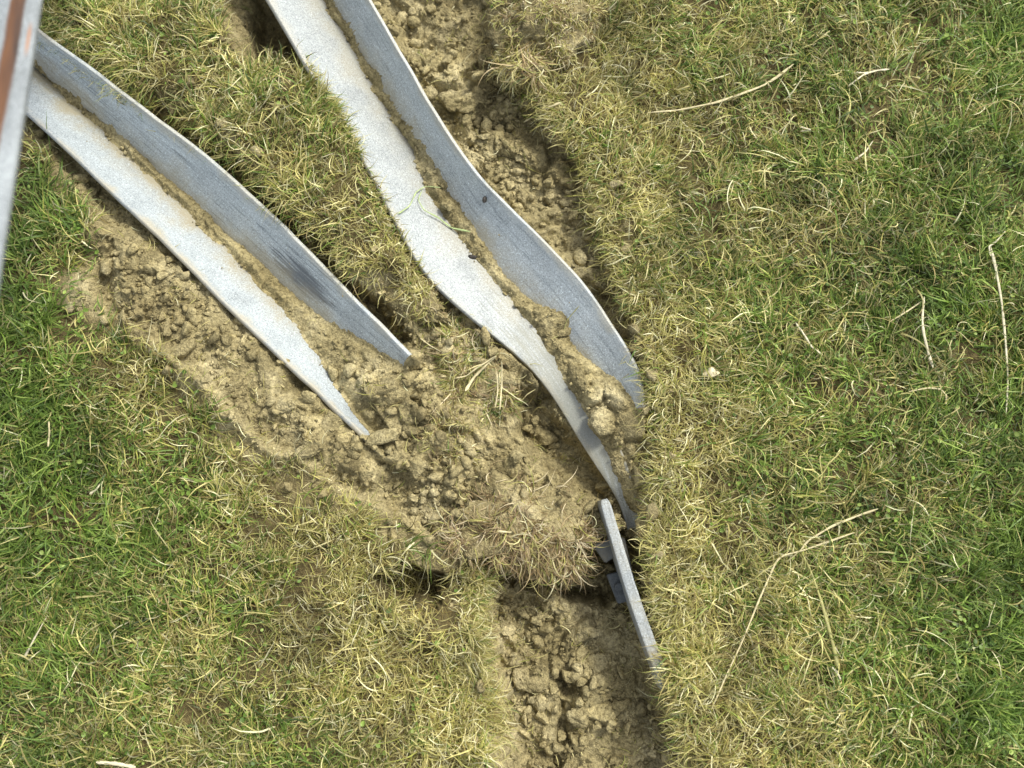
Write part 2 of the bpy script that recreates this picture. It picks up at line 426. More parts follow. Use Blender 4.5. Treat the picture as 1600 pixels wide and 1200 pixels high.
# cavity under the overhanging sod and trench running out at the bottom
lump([(735, 862), (920, 840), (1008, 830), (1014, 935), (965, 948), (860, 935), (780, 915)], -0.12, 12)
lump([(760, 930), (1010, 930), (1040, 1100), (1080, 1400), (820, 1400), (780, 1080)], -0.075, 24)
lump([(880, 1060), (905, 1100), (890, 1160), (885, 1260), (860, 1260), (868, 1150)], -0.03, 9)
lump([(740, 955), (770, 960), (785, 1040), (770, 1060), (745, 1020)], -0.045, 10)
# broken lip of turf at lower left
lump([(585, 900), (640, 888), (700, 912), (680, 940), (620, 936)], -0.085, 9)
lump([(600, 935), (660, 945), (760, 980), (770, 1060), (690, 1000), (600, 960)], 0.032, 13)
# sod between the bars stands proud
lump([(90, 20), (360, 20), (400, 110), (500, 140), (560, 220), (610, 330), (640, 440), (600, 440), (520, 380), (430, 290), (350, 220), (250, 150)], 0.030, 18)
lump([(1030, 860), (1100, 900), (1110, 1150), (1060, 1150)], 0.012, 30)
H += turf * .011 * fbm(X, Y, .055, 2, 33)
H += 0.016 * fbm(X, Y, 0.22, 3, 31) + 0.007 * fbm(X, Y, 0.045, 3, 41) * (0.5 + 0.8 * (1 - turf))
far = np.maximum(np.abs(X) - 1.2, np.abs(Y) - 1.0)
H += sstep(0, 6, far) * 0.25 * fbm(X, Y, 3.5, 3, 51)
# embedded lumps of clay, splatted into the sheet
bare = 1 - turf
nx0 = int(np.searchsorted(xs, XLO)); ny0 = int(np.searchsorted(ys, YLO))
NX = int(round((XHI - XLO) / STEP)) - 1; NY = int(round((YHI - YLO) / STEP)) - 1
B = np.zeros_like(H); TN = np.zeros_like(H)
for k in range(12000):
    i = nx0 + rng.integers(8, NX - 8); j = ny0 + rng.integers(8, NY - 8)
    if bare[j, i] < 0.5: continue
    r = min(0.004 + 0.0035 * rng.pareto(1.45), 0.032)
    w = int(r * 1.5 / STEP) + 1
    a, b_ = max(j - w, 0), min(j + w + 1, H.shape[0]); c_, d_ = max(i - w, 0), min(i + w + 1, H.shape[1])
    gx = X[a:b_, c_:d_] - X[j, i]; gy = Y[a:b_, c_:d_] - Y[j, i]
    th = rng.random() * math.pi; ca, sa = math.cos(th), math.sin(th); asp = 1 + rng.random() * .6
    u = (gx * ca + gy * sa) / asp; v = (-gx * sa + gy * ca) * asp
    # a faceted clod: flat top, broken sides
    q = np.zeros_like(u); th0 = rng.random() * 6.28; m_ = rng.integers(4, 7)
    for kk in range(m_):
        t_ = th0 + (kk + rng.uniform(-.3, .3)) * 6.283 / m_
        q = np.maximum(q, (u * math.cos(t_) + v * math.sin(t_)) / (r * rng.uniform(.7, 1.05)))
    h = (r * rng.uniform(.3, .7) * np.clip((1 - q) * rng.uniform(1.6, 4), 0, 1) + (u * rng.normal(0, .28) + v * rng.normal(0, .28)) * (q < 1)) * (q < 1)
    tn = TN[a:b_, c_:d_]; up_ = h > B[a:b_, c_:d_]; tn[up_] = rng.normal(0, 1)
    B[a:b_, c_:d_] = np.maximum(B[a:b_, c_:d_], h)
B *= 1 - .5 * np.exp(-(((P_x - 330) / 170) ** 2 + ((P_y - 560) / 130) ** 2))
H += B * bare
H += (0.0016 * fbm(X, Y, 0.006, 3, 61) + 0.0025 * np.abs(fbm(X, Y, 0.02, 3, 71))) * (0.4 + bare)

# bar surfaces rasterised to the sheet
ZB = np.full(H.shape, np.nan)
def raster(Pa, Pb, Za, Zb, out):
    n = len(Pa)
    for i in range(n - 1):
        for tri in (((Pa[i], Za[i]), (Pb[i], Zb[i]), (Pb[i + 1], Zb[i + 1])), ((Pa[i], Za[i]), (Pb[i + 1], Zb[i + 1]), (Pa[i + 1], Za[i + 1]))):
            (p0, z0), (p1, z1), (p2, z2) = tri
            x0, x1 = min(p0[0], p1[0], p2[0]), max(p0[0], p1[0], p2[0]); y0, y1 = min(p0[1], p1[1], p2[1]), max(p0[1], p1[1], p2[1])
            i0, i1 = np.searchsorted(xs, (x0, x1)); j0, j1 = np.searchsorted(ys, (y0, y1))
            i0 = max(i0 - 1, 0); j0 = max(j0 - 1, 0); i1 = min(i1 + 1, len(xs)); j1 = min(j1 + 1, len(ys))
            gx = X[j0:j1, i0:i1]; gy = Y[j0:j1, i0:i1]
            den = (p1[1] - p2[1]) * (p0[0] - p2[0]) + (p2[0] - p1[0]) * (p0[1] - p2[1])
            if abs(den) < 1e-12: continue
            l0 = ((p1[1] - p2[1]) * (gx - p2[0]) + (p2[0] - p1[0]) * (gy - p2[1])) / den
            l1 = ((p2[1] - p0[1]) * (gx - p2[0]) + (p0[0] - p2[0]) * (gy - p2[1])) / den
            l2 = 1 - l0 - l1
            m = (l0 > -.03) & (l1 > -.03) & (l2 > -.03)
            zz = l0 * z0 + l1 * z1 + l2 * z2
            sub = out[j0:j1, i0:i1]
            sub[m] = np.where(np.isnan(sub[m]), zz[m], np.minimum(sub[m], zz[m]))
for r in RIBS: raster(r['O'], r['F'], r['zo'], r['zf'], ZB)
foot = ~np.isnan(ZB)
def dilate(m, k):
    for _ in range(k):
        q = m.copy(); q[1:] |= m[:-1]; q[:-1] |= m[1:]; q[:, 1:] |= m[:, :-1]; q[:, :-1] |= m[:, 1:]; m = q
    return m
H0 = H.copy(); ZBd = ZB.copy()
for _ in range(3):                       # spread edge heights outwards a little
    p = np.pad(ZBd, 1, constant_values=np.nan)
    st = np.stack([p[1:-1, 1:-1], p[:-2, 1:-1], p[2:, 1:-1], p[1:-1, :-2], p[1:-1, 2:]])
    with np.errstate(all='ignore'):
        import warnings
        with warnings.catch_warnings():
            warnings.simplefilter('ignore'); av = np.nanmean(st, 0)
    ZBd = np.where(np.isnan(ZBd), av, ZBd)
fd = ~np.isnan(ZBd)
clampz = np.where(fd, ZBd - 0.013, 10.0)
clamped = np.minimum(H, clampz)
# tips: the clay may cover the very end of each flange
H = clamped
for (cx, cy, rr) in ((600, 706, 30), (648, 568, 17), (1003, 650, 17), (992, 842, 14), (1042, 1080, 16), (570, 690, 16)):
    dd = np.hypot(P_x - cx + wob * .3, P_y - cy + wob2 * .3) / rr
    base_z = np.where(fd, ZBd, -9)
    H = np.where((dd < 1) & fd, np.maximum(H, base_z + .007 * (1 - dd) + np.clip(B, 0, .006)), H)
nearB = (~foot) & fd & (P_x > 992) & (P_y > 650) & (P_y < 815) & (P_x < 1040)
H = np.where(nearB, np.maximum(H, H0 - .004), H)
H = np.where(np.hypot(P_x - 622, P_y - 690) < 26, np.maximum(H, H0), H)
# clay strips
ZS = np.full(H.shape, np.nan)
for (L, R), ribs in ((S_A, (rA_L, rA_R)), (S_B, (rB_L, rB_R))):
    n_ = 130
    Lp, Rp = resample(L, n_), resample(R, n_)
    # ragged limits
    for Q, s in ((Lp, 3), (Rp, 7)):
        k = np.arange(n_)
        Q[:, 0] += 3.0 * vnoise(k * .45, k * 0 + s, 5) + 1.5 * vnoise(k * 1.1, k * 0 + s, 6)
    zl = np.array([z_on(ribs, *p) for p in Lp]); zr = np.array([z_on(ribs, *p) for p in Rp])
    raster(U(Lp[:, 0], Lp[:, 1], zl), U(Rp[:, 0], Rp[:, 1], zr), zl, zr, ZS)
strip = ~np.isnan(ZS)
dist = np.zeros(H.shape); e = strip.copy()
for k in range(10):
    e = e & ~dilate(~e, 1); dist += e
dout = np.zeros(H.shape); e = strip.copy()
for k in range(4):
    e2 = dilate(e, 1); dout[e2 & ~e] = k + 1; e = e2
fn = fbm(X, Y, 0.005, 3, 87) + .8 * fbm(X, Y, 0.016, 2, 88)
fill = ZS + 0.0003 + 0.0005 * dist + (np.clip(B, 0, .007) + np.clip(B, 0, .022) * np.exp(-((P_x - 945) ** 2 + (P_y - 650) ** 2) / 65 ** 2)) * np.clip(dist / 6, 0, 1) + 0.0013 * fn + 0.004 * fbm(X, Y, 0.014, 3, 81) * np.clip(dist / 6, 0, 1)
H = np.where(strip, np.maximum(H, fill), H)
ring = (dout > 0) & foot
H = np.where(ring, np.maximum(H, ZB - .0008 - .0012 * dout + .0019 * fn), H)
visible_bar = foot & ~strip
TOP = np.where(foot & ~strip, np.maximum(ZB, H), H)      # what loose things rest on
turf = np.where(foot, 0, turf); DENS = np.where(foot, 0, DENS)

V = np.stack([X, Y, H], -1).reshape(-1, 3)
ny, nx = X.shape
idx = np.arange(ny * nx).reshape(ny, nx)
quads = np.stack([idx[:-1, :-1], idx[:-1, 1:], idx[1:, 1:], idx[1:, :-1]], -1).reshape(-1, 4)
me = mesh_np('ground', V, quads)
fattr(me, 'tone', TN)
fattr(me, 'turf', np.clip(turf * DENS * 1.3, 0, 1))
link('ground', me, M_ground, kind='structure')

def look(G, x, y):
    i = np.clip(np.searchsorted(xs, x), 0, len(xs) - 1); j = np.clip(np.searchsorted(ys, y), 0, len(ys) - 1)
    return G[j, i]
def on_ground(px, py, lift=0.0):
    """world points on the surface under photo positions"""
    z = np.zeros(np.shape(px))
    for _ in range(4):
        p = U(px, py, z); z = look(TOP, p[..., 0], p[..., 1])
    return U(px, py, z + lift)

# ------------------------------------------------------------------ grass blades
STRAW = 1.02 * np.array([[.54, .485, .20], [.45, .395, .145], [.66, .60, .29], [.35, .295, .10], [.78, .735, .44], [.23, .175, .06], [.50, .45, .18]])
YGR = np.array([[.36, .35, .085], [.44, .41, .12], [.28, .295, .065], [.50, .46, .17]])
ROOT = np.array([[.34, .25, .12], [.46, .36, .19], [.22, .15, .07], [.62, .53, .33], [.28, .20, .09]])
GRN = np.array([[.15, .235, .034], [.11, .185, .028], [.20, .295, .05], [.27, .355, .08], [.08, .14, .024]])
GMAP = [(60, 330, .9), (40, 480, .95), (40, 640, .9), (100, 720, .85), (180, 560, .45), (250, 620, .35), (130, 230, .2), (110, 420, .6), (350, 720, .3), (280, 770, .8), (430, 800, .35),
        (60, 850, .85), (250, 880, .65), (150, 980, .7), (380, 900, .5), (60, 1150, .6), (300, 1050, .45), (520, 900, .22), (500, 1050, .3), (650, 1000, .12), (620, 1150, .38), (720, 1080, .12), (430, 1170, .5),
        (200, 60, .3), (300, 180, .35), (330, 110, .32), (450, 200, .38), (520, 300, .3), (600, 430, .1), (120, 30, .5), (560, 240, .4),
        (960, 100, .12), (900, 20, .1), (1000, 300, .14), (1050, 200, .3), (1100, 60, .45), (1250, 100, .48), (1400, 60, .55), (1550, 80, .7), (1300, 220, .55), (1450, 250, .6), (1560, 330, .85), (1180, 330, .38),
        (1030, 500, .15), (1080, 450, .4), (1200, 450, .5), (1350, 450, .62), (1500, 500, .8), (1100, 620, .3), (1050, 700, .12), (1250, 620, .55), (1400, 650, .7), (1560, 700, .92), (1200, 750, .6), (1330, 760, .55),
        (1060, 850, .1), (1150, 860, .35), (1300, 900, .5), (1450, 850, .75), (1570, 880, .97), (1080, 1000, .08), (1180, 1000, .25), (1330, 1020, .55), (1500, 1020, .85), (1580, 1100, .97), (1100, 1150, .1), (1250, 1150, .3), (1400, 1150, .5), (1540, 1180, .85)]
GM = np.array(GMAP, float)
def greenness(px, py):
    w = 0; s = 0
    for gx, gy, v in GM:
        k = 1.0 / ((px - gx) ** 2 + (py - gy) ** 2 + 400) ** 1.5
        w = w + k; s = s + k * v
    return s / w

def make_blades(base, az, el, length, width, tint, S=5, lay=None, gravity=1.0, clamp=True, seed=0, curl=.9):
    r = np.random.default_rng(seed)
    n = len(base)
    p = base.copy(); pts = [p.copy()]; dirs = []
    a = az.copy(); e = el.copy()
    cu = r.normal(0, curl / S, n)
    bend = gravity * r.uniform(.25, 1.1, n) / S
    lay = r.random(n) * .012 if lay is None else lay
    for s in range(S):
        d = np.stack([np.cos(e) * np.cos(a), np.cos(e) * np.sin(a), np.sin(e)], 1)
        q = p + d * (length / S)[:, None]
        if clamp:
            g = look(TOP, q[:, 0], q[:, 1]) + lay * (1 - .5 * s / S)
            q[:, 2] = np.maximum(q[:, 2], g)
            # steep climbs are eased so that blades hug the surface
            q[:, 2] = np.minimum(q[:, 2], p[:, 2] + (length / S) * 1.2 + .004)
        dirs.append(q - p)
        p = q; pts.append(p.copy())
        a = a + cu + r.normal(0, .10, n); e = e - bend
    dirs.append(dirs[-1])
    Vs = np.empty((n, S + 1, 2, 3), np.float32)
    tilt = r.normal(0, .7, n)
    for s in range(S + 1):
        d = dirs[s]; d = d / (np.linalg.norm(d, axis=1, keepdims=True) + 1e-9)
        hs = np.stack([-d[:, 1], d[:, 0], 0 * d[:, 0]], 1); hs /= (np.linalg.norm(hs, axis=1, keepdims=True) + 1e-6)
        up = np.cross(d, hs)
        tt = tilt + s * .12
        wv = hs * np.cos(tt)[:, None] + up * np.sin(tt)[:, None]
        f = (1 - (s / S) ** 1.8) * (0.75 + .25 * min(1, s)) + .06
        w = wv * (width * f * .5)[:, None]
        Vs[:, s, 0] = pts[s] - w; Vs[:, s, 1] = pts[s] + w
    base_i = (np.arange(n) * (S + 1) * 2)[:, None, None]
    q = np.array([[2 * s, 2 * s + 1, 2 * s + 3, 2 * s + 2] for s in range(S)])[None]
    return Vs.reshape(-1, 3), (base_i + q).reshape(-1, 4), np.repeat(tint, (S + 1) * 2, axis=0)

def blade_object(name, parts, parent=None, **kw):
    Vs, Qs, Ts = [], [], []; off = 0
    for v, q, t in parts:
        Vs.append(v); Qs.append(q + off); Ts.append(t); off += len(v)
    me = mesh_np(name, np.concatenate(Vs), np.concatenate(Qs))
    vattr(me, 'tint', np.concatenate(Ts))
    return link(name, me, M_grass, parent=parent, **kw)

def tints(g, r, dark=0.0):
    n = len(g)
    u = r.random(n)
    pg = np.clip((g - .08) * 1.15, 0, 1) ** 1.15
    py_ = np.clip(.30 + .25 * g, 0, .55)
    T = STRAW[r.integers(0, len(STRAW), n)]
    isg = u < pg
    isy = (~isg) & (u < pg + (1 - pg) * py_)
    T = np.where(isg[:, None], GRN[r.integers(0, len(GRN), n)], T)
    T = np.where(isy[:, None], YGR[r.integers(0, len(YGR), n)], T)
    T = T * r.uniform(.72, 1.22, n)[:, None]
    return np.clip(T, 0, .9)

parts = []
def scatter_turf(n, seed, lmin, lmax, wmin, wmax, elmean, layhi, edge_only=False, straw_bias=0.0, S=5, region=None, tufted=False):
    r = np.random.default_rng(seed)
    px = r.uniform(-130, 1730, n); py = r.uniform(-140, 1340, n)
    if region is not None:
        px = r.uniform(region[0], region[2], n); py = r.uniform(region[1], region[3], n)
    b = U(px, py, np.zeros(n))
    t = look(turf, b[:, 0], b[:, 1])
    s = look(sd, b[:, 0], b[:, 1])
    keep = t > .5
    if edge_only: keep &= (s < 30) & (r.random(n) < .25 + look(DENS, b[:, 0], b[:, 1]))
    else:
        cl = fbm(b[:, 0], b[:, 1], .06, 3, 301)
        keep &= r.random(n) < np.clip(.80 + 1.1 * cl, .2, 1)
        keep &= r.random(n) < .06 + .94 * look(DENS, b[:, 0], b[:, 1])
    px, py, b = px[keep], py[keep], b[keep]
    b[:, 2] = look(TOP, b[:, 0], b[:, 1]) + r.random(len(b)) * layhi * .4 - .002
    g = greenness(px, py) * 1.12 + .24 * fbm(b[:, 0], b[:, 1], .09, 2, 91) + .26 * fbm(b[:, 0], b[:, 1], .025, 2, 92) - straw_bias - .08 - .26 * np.exp(-(((px - 600) / 200) ** 2 + ((py - 1000) / 200) ** 2)) - .12 * np.exp(-(((px - 340) / 150) ** 2 + ((py - 600) / 130) ** 2))
    az = 0.75 + 1.5 * fbm(b[:, 0], b[:, 1], .28, 2, 101) * 2.4 + r.normal(0, 1.15, len(b))
    if tufted:
        # blades spring from tuft centres and lean outwards
        nc = len(b) // 22
        ci = r.integers(0, nc, len(b)); cen = b[ci].copy()
        rr_ = np.abs(r.normal(0, .009, len(b))); aa_ = r.random(len(b)) * 6.283
        b[:, 0] = cen[:, 0] + rr_ * np.cos(aa_); b[:, 1] = cen[:, 1] + rr_ * np.sin(aa_)
        b[:, 2] = look(TOP, b[:, 0], b[:, 1]) + .002
        caz = (0.75 + 1.5 * fbm(cen[:, 0], cen[:, 1], .28, 2, 101) * 2.4)
        vx = np.cos(aa_) + 1.1 * np.cos(caz); vy = np.sin(aa_) + 1.1 * np.sin(caz)
        az = np.arctan2(vy, vx) + r.normal(0, .35, len(b))
        g = g[ci] + r.normal(0, .08, len(b)) + .25 * r.normal(0, 1, nc)[ci]
        ok = look(turf, b[:, 0], b[:, 1]) > .5
        b, az, g = b[ok], az[ok], g[ok]
    flip = (r.random(len(b)) < .3) & (not tufted)
    az = np.where(flip, az + math.pi, az)
    if edge_only:
        gx = look(SDX, b[:, 0], b[:, 1]); gy = look(SDY, b[:, 0], b[:, 1])
        az = np.arctan2(-gy, -gx) + r.normal(0, .8, len(b))
    el = np.clip(r.normal(elmean, .35, len(b)), -.1, 1.4)
    g_ = np.clip(g, 0, 1)
    L = r.uniform(lmin, lmax, len(b)) * (0.8 + .35 * g_)
    W = r.uniform(wmin, wmax, len(b)) * (0.85 + .45 * g_)
    T = tints(g_, r) * np.clip(1.0 + .75 * fbm(b[:, 0], b[:, 1], .018, 2, 97) + .35 * fbm(b[:, 0], b[:, 1], .1, 2, 98), .55, 1.35)[:, None]
    parts.append(make_blades(b, az, el, L, W, T, S=S, lay=r.random(len(b)) * layhi, seed=seed + 1))

sm = sd.copy()
gyy, gxx = np.gradient(poly_sdf(P_x, P_y, BARE))
SDX, SDY = gxx / (np.hypot(gxx, gyy) + 1e-6), gyy / (np.hypot(gxx, gyy) + 1e-6)
scatter_turf(120000, 11, .016, .040, .0012, .0024, .22, .010)          # mat
scatter_turf(52000, 12, .024, .056, .0012, .0024, .40, .018)           # upper layer
scatter_turf(82000, 15, .024, .060, .0012, .0024, .60, .012, tufted=True)
scatter_turf(6000, 13, .045, .085, .0014, .0028, .45, .024, S=7)        # long ones
scatter_turf(5500, 16, .035, .095, .0013, .0026, .45, .030, S=7, straw_bias=1.2)
scatter_turf(50000, 14, .022, .055, .0010, .0020, .10, .008, edge_only=True, straw_bias=.3)
r = np.random.default_rng(17)
n = 42000
px = r.uniform(-60, 1150, n); py = r.uniform(-60, 1260, n); b = U(px, py, np.zeros(n))
s_ = look(sd, b[:, 0], b[:, 1]); c_ = fbm(b[:, 0], b[:, 1], .04, 2, 501)
k = (look(turf, b[:, 0], b[:, 1]) < .5) & (look(foot.astype(float), b[:, 0], b[:, 1]) < .5) & (r.random(n) < np.clip(.06 + .95 * np.exp(s_ / 22) + 1.3 * (c_ - .22), .04, .95))
b = b[k]; n = len(b); b[:, 2] = look(TOP, b[:, 0], b[:, 1]) + .001
parts.append(make_blades(b, r.random(n) * 6.28, r.normal(.05, .3, n), r.uniform(.010, .036, n), r.uniform(.0008, .0017, n), tints(np.full(n, .03), r), S=4, lay=r.random(n) * .004, seed=18, curl=1.5))
def fringe(path, az0, n, lmin, lmax, seed, spread=9, bias=.35):
    """turf hanging over a rim of the steel"""
    r = np.random.default_rng(seed)
    P = resample(path, 200); k = r.integers(0, 200, n)
    b = on_ground(P[k, 0] + r.normal(0, spread, n), P[k, 1] + r.normal(0, spread, n)); b[:, 2] += .004
    ok = look(foot.astype(float), b[:, 0], b[:, 1]) < .5; b = b[ok]; k = k[ok]; n = len(b)
    g = np.clip(greenness(P[k, 0], P[k, 1]) + .3 * r.normal(0, .5, n) - bias + .3, 0, 1)
    parts.append(make_blades(b, az0 + r.normal(0, .75, n), r.normal(.35, .3, n), r.uniform(lmin, lmax, n), r.uniform(.0011, .0022, n), tints(g, r), S=6, lay=r.random(n) * .010, seed=seed + 1, curl=1.4))
fringe([(74, 34), (114, 58), (164, 94), (209, 134), (232, 152)], -2.2, 2600, .02, .048, 701, 10)
fringe([(270, 165), (350, 226), (425, 290), (495, 355), (570, 430)], -2.4, 700, .025, .055, 702, 12)
fringe([(480, 112), (505, 150), (535, 195), (560, 245)], -.1, 900, .02, .042, 703, 8)
fringe([(570, 270), (600, 340), (635, 410), (660, 450)], -.8, 500, .015, .03, 704, 8)
fringe([(1026, 540), (1034, 640), (1038, 740), (1030, 860), (1040, 960), (1060, 1060), (1074, 1180)], 3.3, 2000, .020, .045, 705, 12)
fringe([(752, 880), (738, 950), (745, 1040), (775, 1150)], -.2, 1100, .020, .045, 706, 12)
fringe([(792, 100), (850, 160), (915, 225), (935, 310), (970, 410), (1000, 490)], 3.7, 1500, .02, .05, 707, 12)
blade_object('grass', parts, label='matted dry and green pasture grass around the torn ground', cat='grass', kind='stuff')

# outer turf beyond the picture
r = np.random.default_rng(5)
n = 60000
rad = 1.0 + 3.0 * r.random(n) ** 1.5; th = r.random(n) * 2 * math.pi
b = np.stack([rad * np.cos(th) * 1.25, rad * np.sin(th), np.zeros(n)], 1)
ppx, ppy = PX(b[:, 0], b[:, 1], 0 * b[:, 0])
out_ = ~((ppx > -130) & (ppx < 1730) & (ppy > -140) & (ppy < 1340)) & (look(turf, b[:, 0], b[:, 1]) > .5)
b = b[out_]; b[:, 2] = look(TOP, b[:, 0], b[:, 1]) - .002
T = tints(np.clip(.55 + .4 * fbm(b[:, 0], b[:, 1], .3, 2, 93), 0, 1), r)
blade_object('outer_grass', [make_blades(b, r.random(len(b)) * 6.28, r.uniform(.2, 1, len(b)), r.uniform(.05, .11, len(b)), r.uniform(.002, .005, len(b)), T, S=4, seed=77)],
             label='pasture grass carrying on beyond the torn ground', cat='grass', kind='stuff')

# small round clover-like leaves in the green parts
r = np.random.default_rng(8)
n = 22000
px = r.uniform(-60, 1660, n); py = r.uniform(-60, 1260, n)
b = U(px, py, np.zeros(n)); g = greenness(px, py)
k = (look(turf, b[:, 0], b[:, 1]) > .5) & (r.random(n) < g * g * (.4 + .9 * (fbm(b[:, 0], b[:, 1], .05, 2, 95) > .0)))
b = b[k]; n = len(b)
b[:, 2] = look(TOP, b[:, 0], b[:, 1]) + r.uniform(.006, .016, n)
sz = r.uniform(.0020, .0052, n); ang = r.random(n) * 6.28
nr = np.stack([r.normal(0, .35, n), r.normal(0, .35, n), np.ones(n)], 1); nr /= np.linalg.norm(nr, axis=1, keepdims=True)
t1 = np.cross(nr, np.stack([np.cos(ang), np.sin(ang), 0 * ang], 1)); t1 /= np.linalg.norm(t1, axis=1, keepdims=True); t2 = np.cross(nr, t1)
Vs = np.empty((n, 7, 3)); Vs[:, 0] = b - nr * (sz * .25)[:, None]
for q in range(6):
    c_, s_ = math.cos(q * math.pi / 3), math.sin(q * math.pi / 3)
    Vs[:, 1 + q] = b + (t1 * c_ + t2 * s_ * .8) * sz[:, None]
tri = np.array([[0, 1 + q, 1 + (q + 1) % 6] for q in range(6)])
me = mesh_np('clover', Vs.reshape(-1, 3), tris=((np.arange(n) * 7)[:, None, None] + tri[None]).reshape(-1, 3))
vattr(me, 'tint', np.repeat(GRN[r.integers(0, len(GRN), n)] * r.uniform(.9, 1.5, n)[:, None], 7, axis=0))
link('clover', me, M_grass, label='tiny round leaves of clover mixed through the green grass', cat='clover', kind='stuff')

# ------------------------------------------------------------------ loose crumbs of clay
def ico(sub):
    bm_ = __import__('bmesh').new()
    __import__('bmesh').ops.create_icosphere(bm_, subdivisions=sub, radius=1)
    v = np.array([q.co[:] for q in bm_.verts]); f = np.array([[x.index for x in q.verts] for q in bm_.faces])
    bm_.free(); return v, f
def crumbs(n, seed, rmin, shape, rmax, sub, where, flat=.75):
    r = np.random.default_rng(seed)
    px = r.uniform(-80, 1680, n); py = r.uniform(-120, 1320, n)
    b = U(px, py, np.zeros(n))
    k = where(px, py, b, r)
    px, py, b = px[k], py[k], b[k]
    b[:, 2] = look(TOP, b[:, 0], b[:, 1])
    n = len(b)
    v, f = ico(sub)
    rad = np.minimum(rmin * (1 + r.pareto(shape, n)), rmax)
    protos = []
    for q in range(24):
        w = v.copy()
        for _ in range(8):                       # random planes shave the ball into an angular crumb
            nn = r.normal(size=3); nn /= np.linalg.norm(nn); dd = r.uniform(.28, .66)
            ex = np.clip(w @ nn - dd, 0, None); w = w - ex[:, None] * nn
        w *= (1 + .05 * r.normal(size=len(w)))[:, None]
        protos.append(w * np.array([r.uniform(.8, 1.3), r.uniform(.7, 1.1), flat]))
    protos = np.array(protos)
    w = protos[r.integers(0, 24, n)]
    a = r.random(n) * 6.28; c_, s_ = np.cos(a), np.sin(a)
    R = np.zeros((n, 3, 3)); R[:, 0, 0] = c_; R[:, 0, 1] = -s_; R[:, 1, 0] = s_; R[:, 1, 1] = c_; R[:, 2, 2] = 1
    tx = r.normal(0, .5, n); R2 = np.zeros((n, 3, 3)); R2[:, 0, 0] = 1; R2[:, 1, 1] = np.cos(tx); R2[:, 1, 2] = -np.sin(tx); R2[:, 2, 1] = np.sin(tx); R2[:, 2, 2] = np.cos(tx)
    w = np.einsum('nij,njk,nvk->nvi', R, R2, w) * rad[:, None, None]
    b[:, 2] += rad * r.uniform(.1, .55, n)
    w += b[:, None, :]
    return w.reshape(-1, 3), ((np.arange(n) * len(v))[:, None, None] + f[None]).reshape(-1, 3), np.repeat(r.normal(.35, 1.0, n), len(v))
def bare_where(px, py, b, r, small_=False):
    t = look(turf, b[:, 0], b[:, 1]); vb = look(visible_bar.astype(float), b[:, 0], b[:, 1]); st_ = look(strip.astype(float), b[:, 0], b[:, 1])
    c = fbm(b[:, 0], b[:, 1], .07, 2, 201)
    s = look(sd, b[:, 0], b[:, 1])
    p = np.where(t < .5, np.clip(.55 + 1.1 * c, .12, 1), np.where(s < 35, .18, 0.0))
    p = np.where(st_ > .5, .30 if small_ else .05, p)
    p = np.where(vb > .5, 0.0, p)
    return r.random(len(px)) < p
def bar_where(px, py, b, r):
    vb = look(visible_bar.astype(float), b[:, 0], b[:, 1])
    nearstrip = look(near_strip.astype(float), b[:, 0], b[:, 1])
    return (vb > .5) & (r.random(len(px)) < np.where(nearstrip > .5, .5, .008))
near_strip = dilate(strip, 3)
cv, cf, ct_ = [], [], []; off = 0
for args in ((110000, 21, .0013, 1.6, .006, 1, lambda *a: bare_where(*a, small_=True)), (24000, 22, .0040, 1.7, .017, 2, bare_where), (30000, 23, .0008, 2.2, .0022, 1, bar_where)):
    v, f, t_ = crumbs(*args); ct_.append(t_); cv.append(v); cf.append(f + off); off += len(v)
me = mesh_np('clay_crumbs', np.concatenate(cv), tris=np.concatenate(cf), smooth=False)
fattr(me, 'tone', np.concatenate(ct_))
link('clay_crumbs', me, M_clod, label='crumbs of dry yellow clay strewn over the bare trench', cat='soil crumbs', kind='stuff')

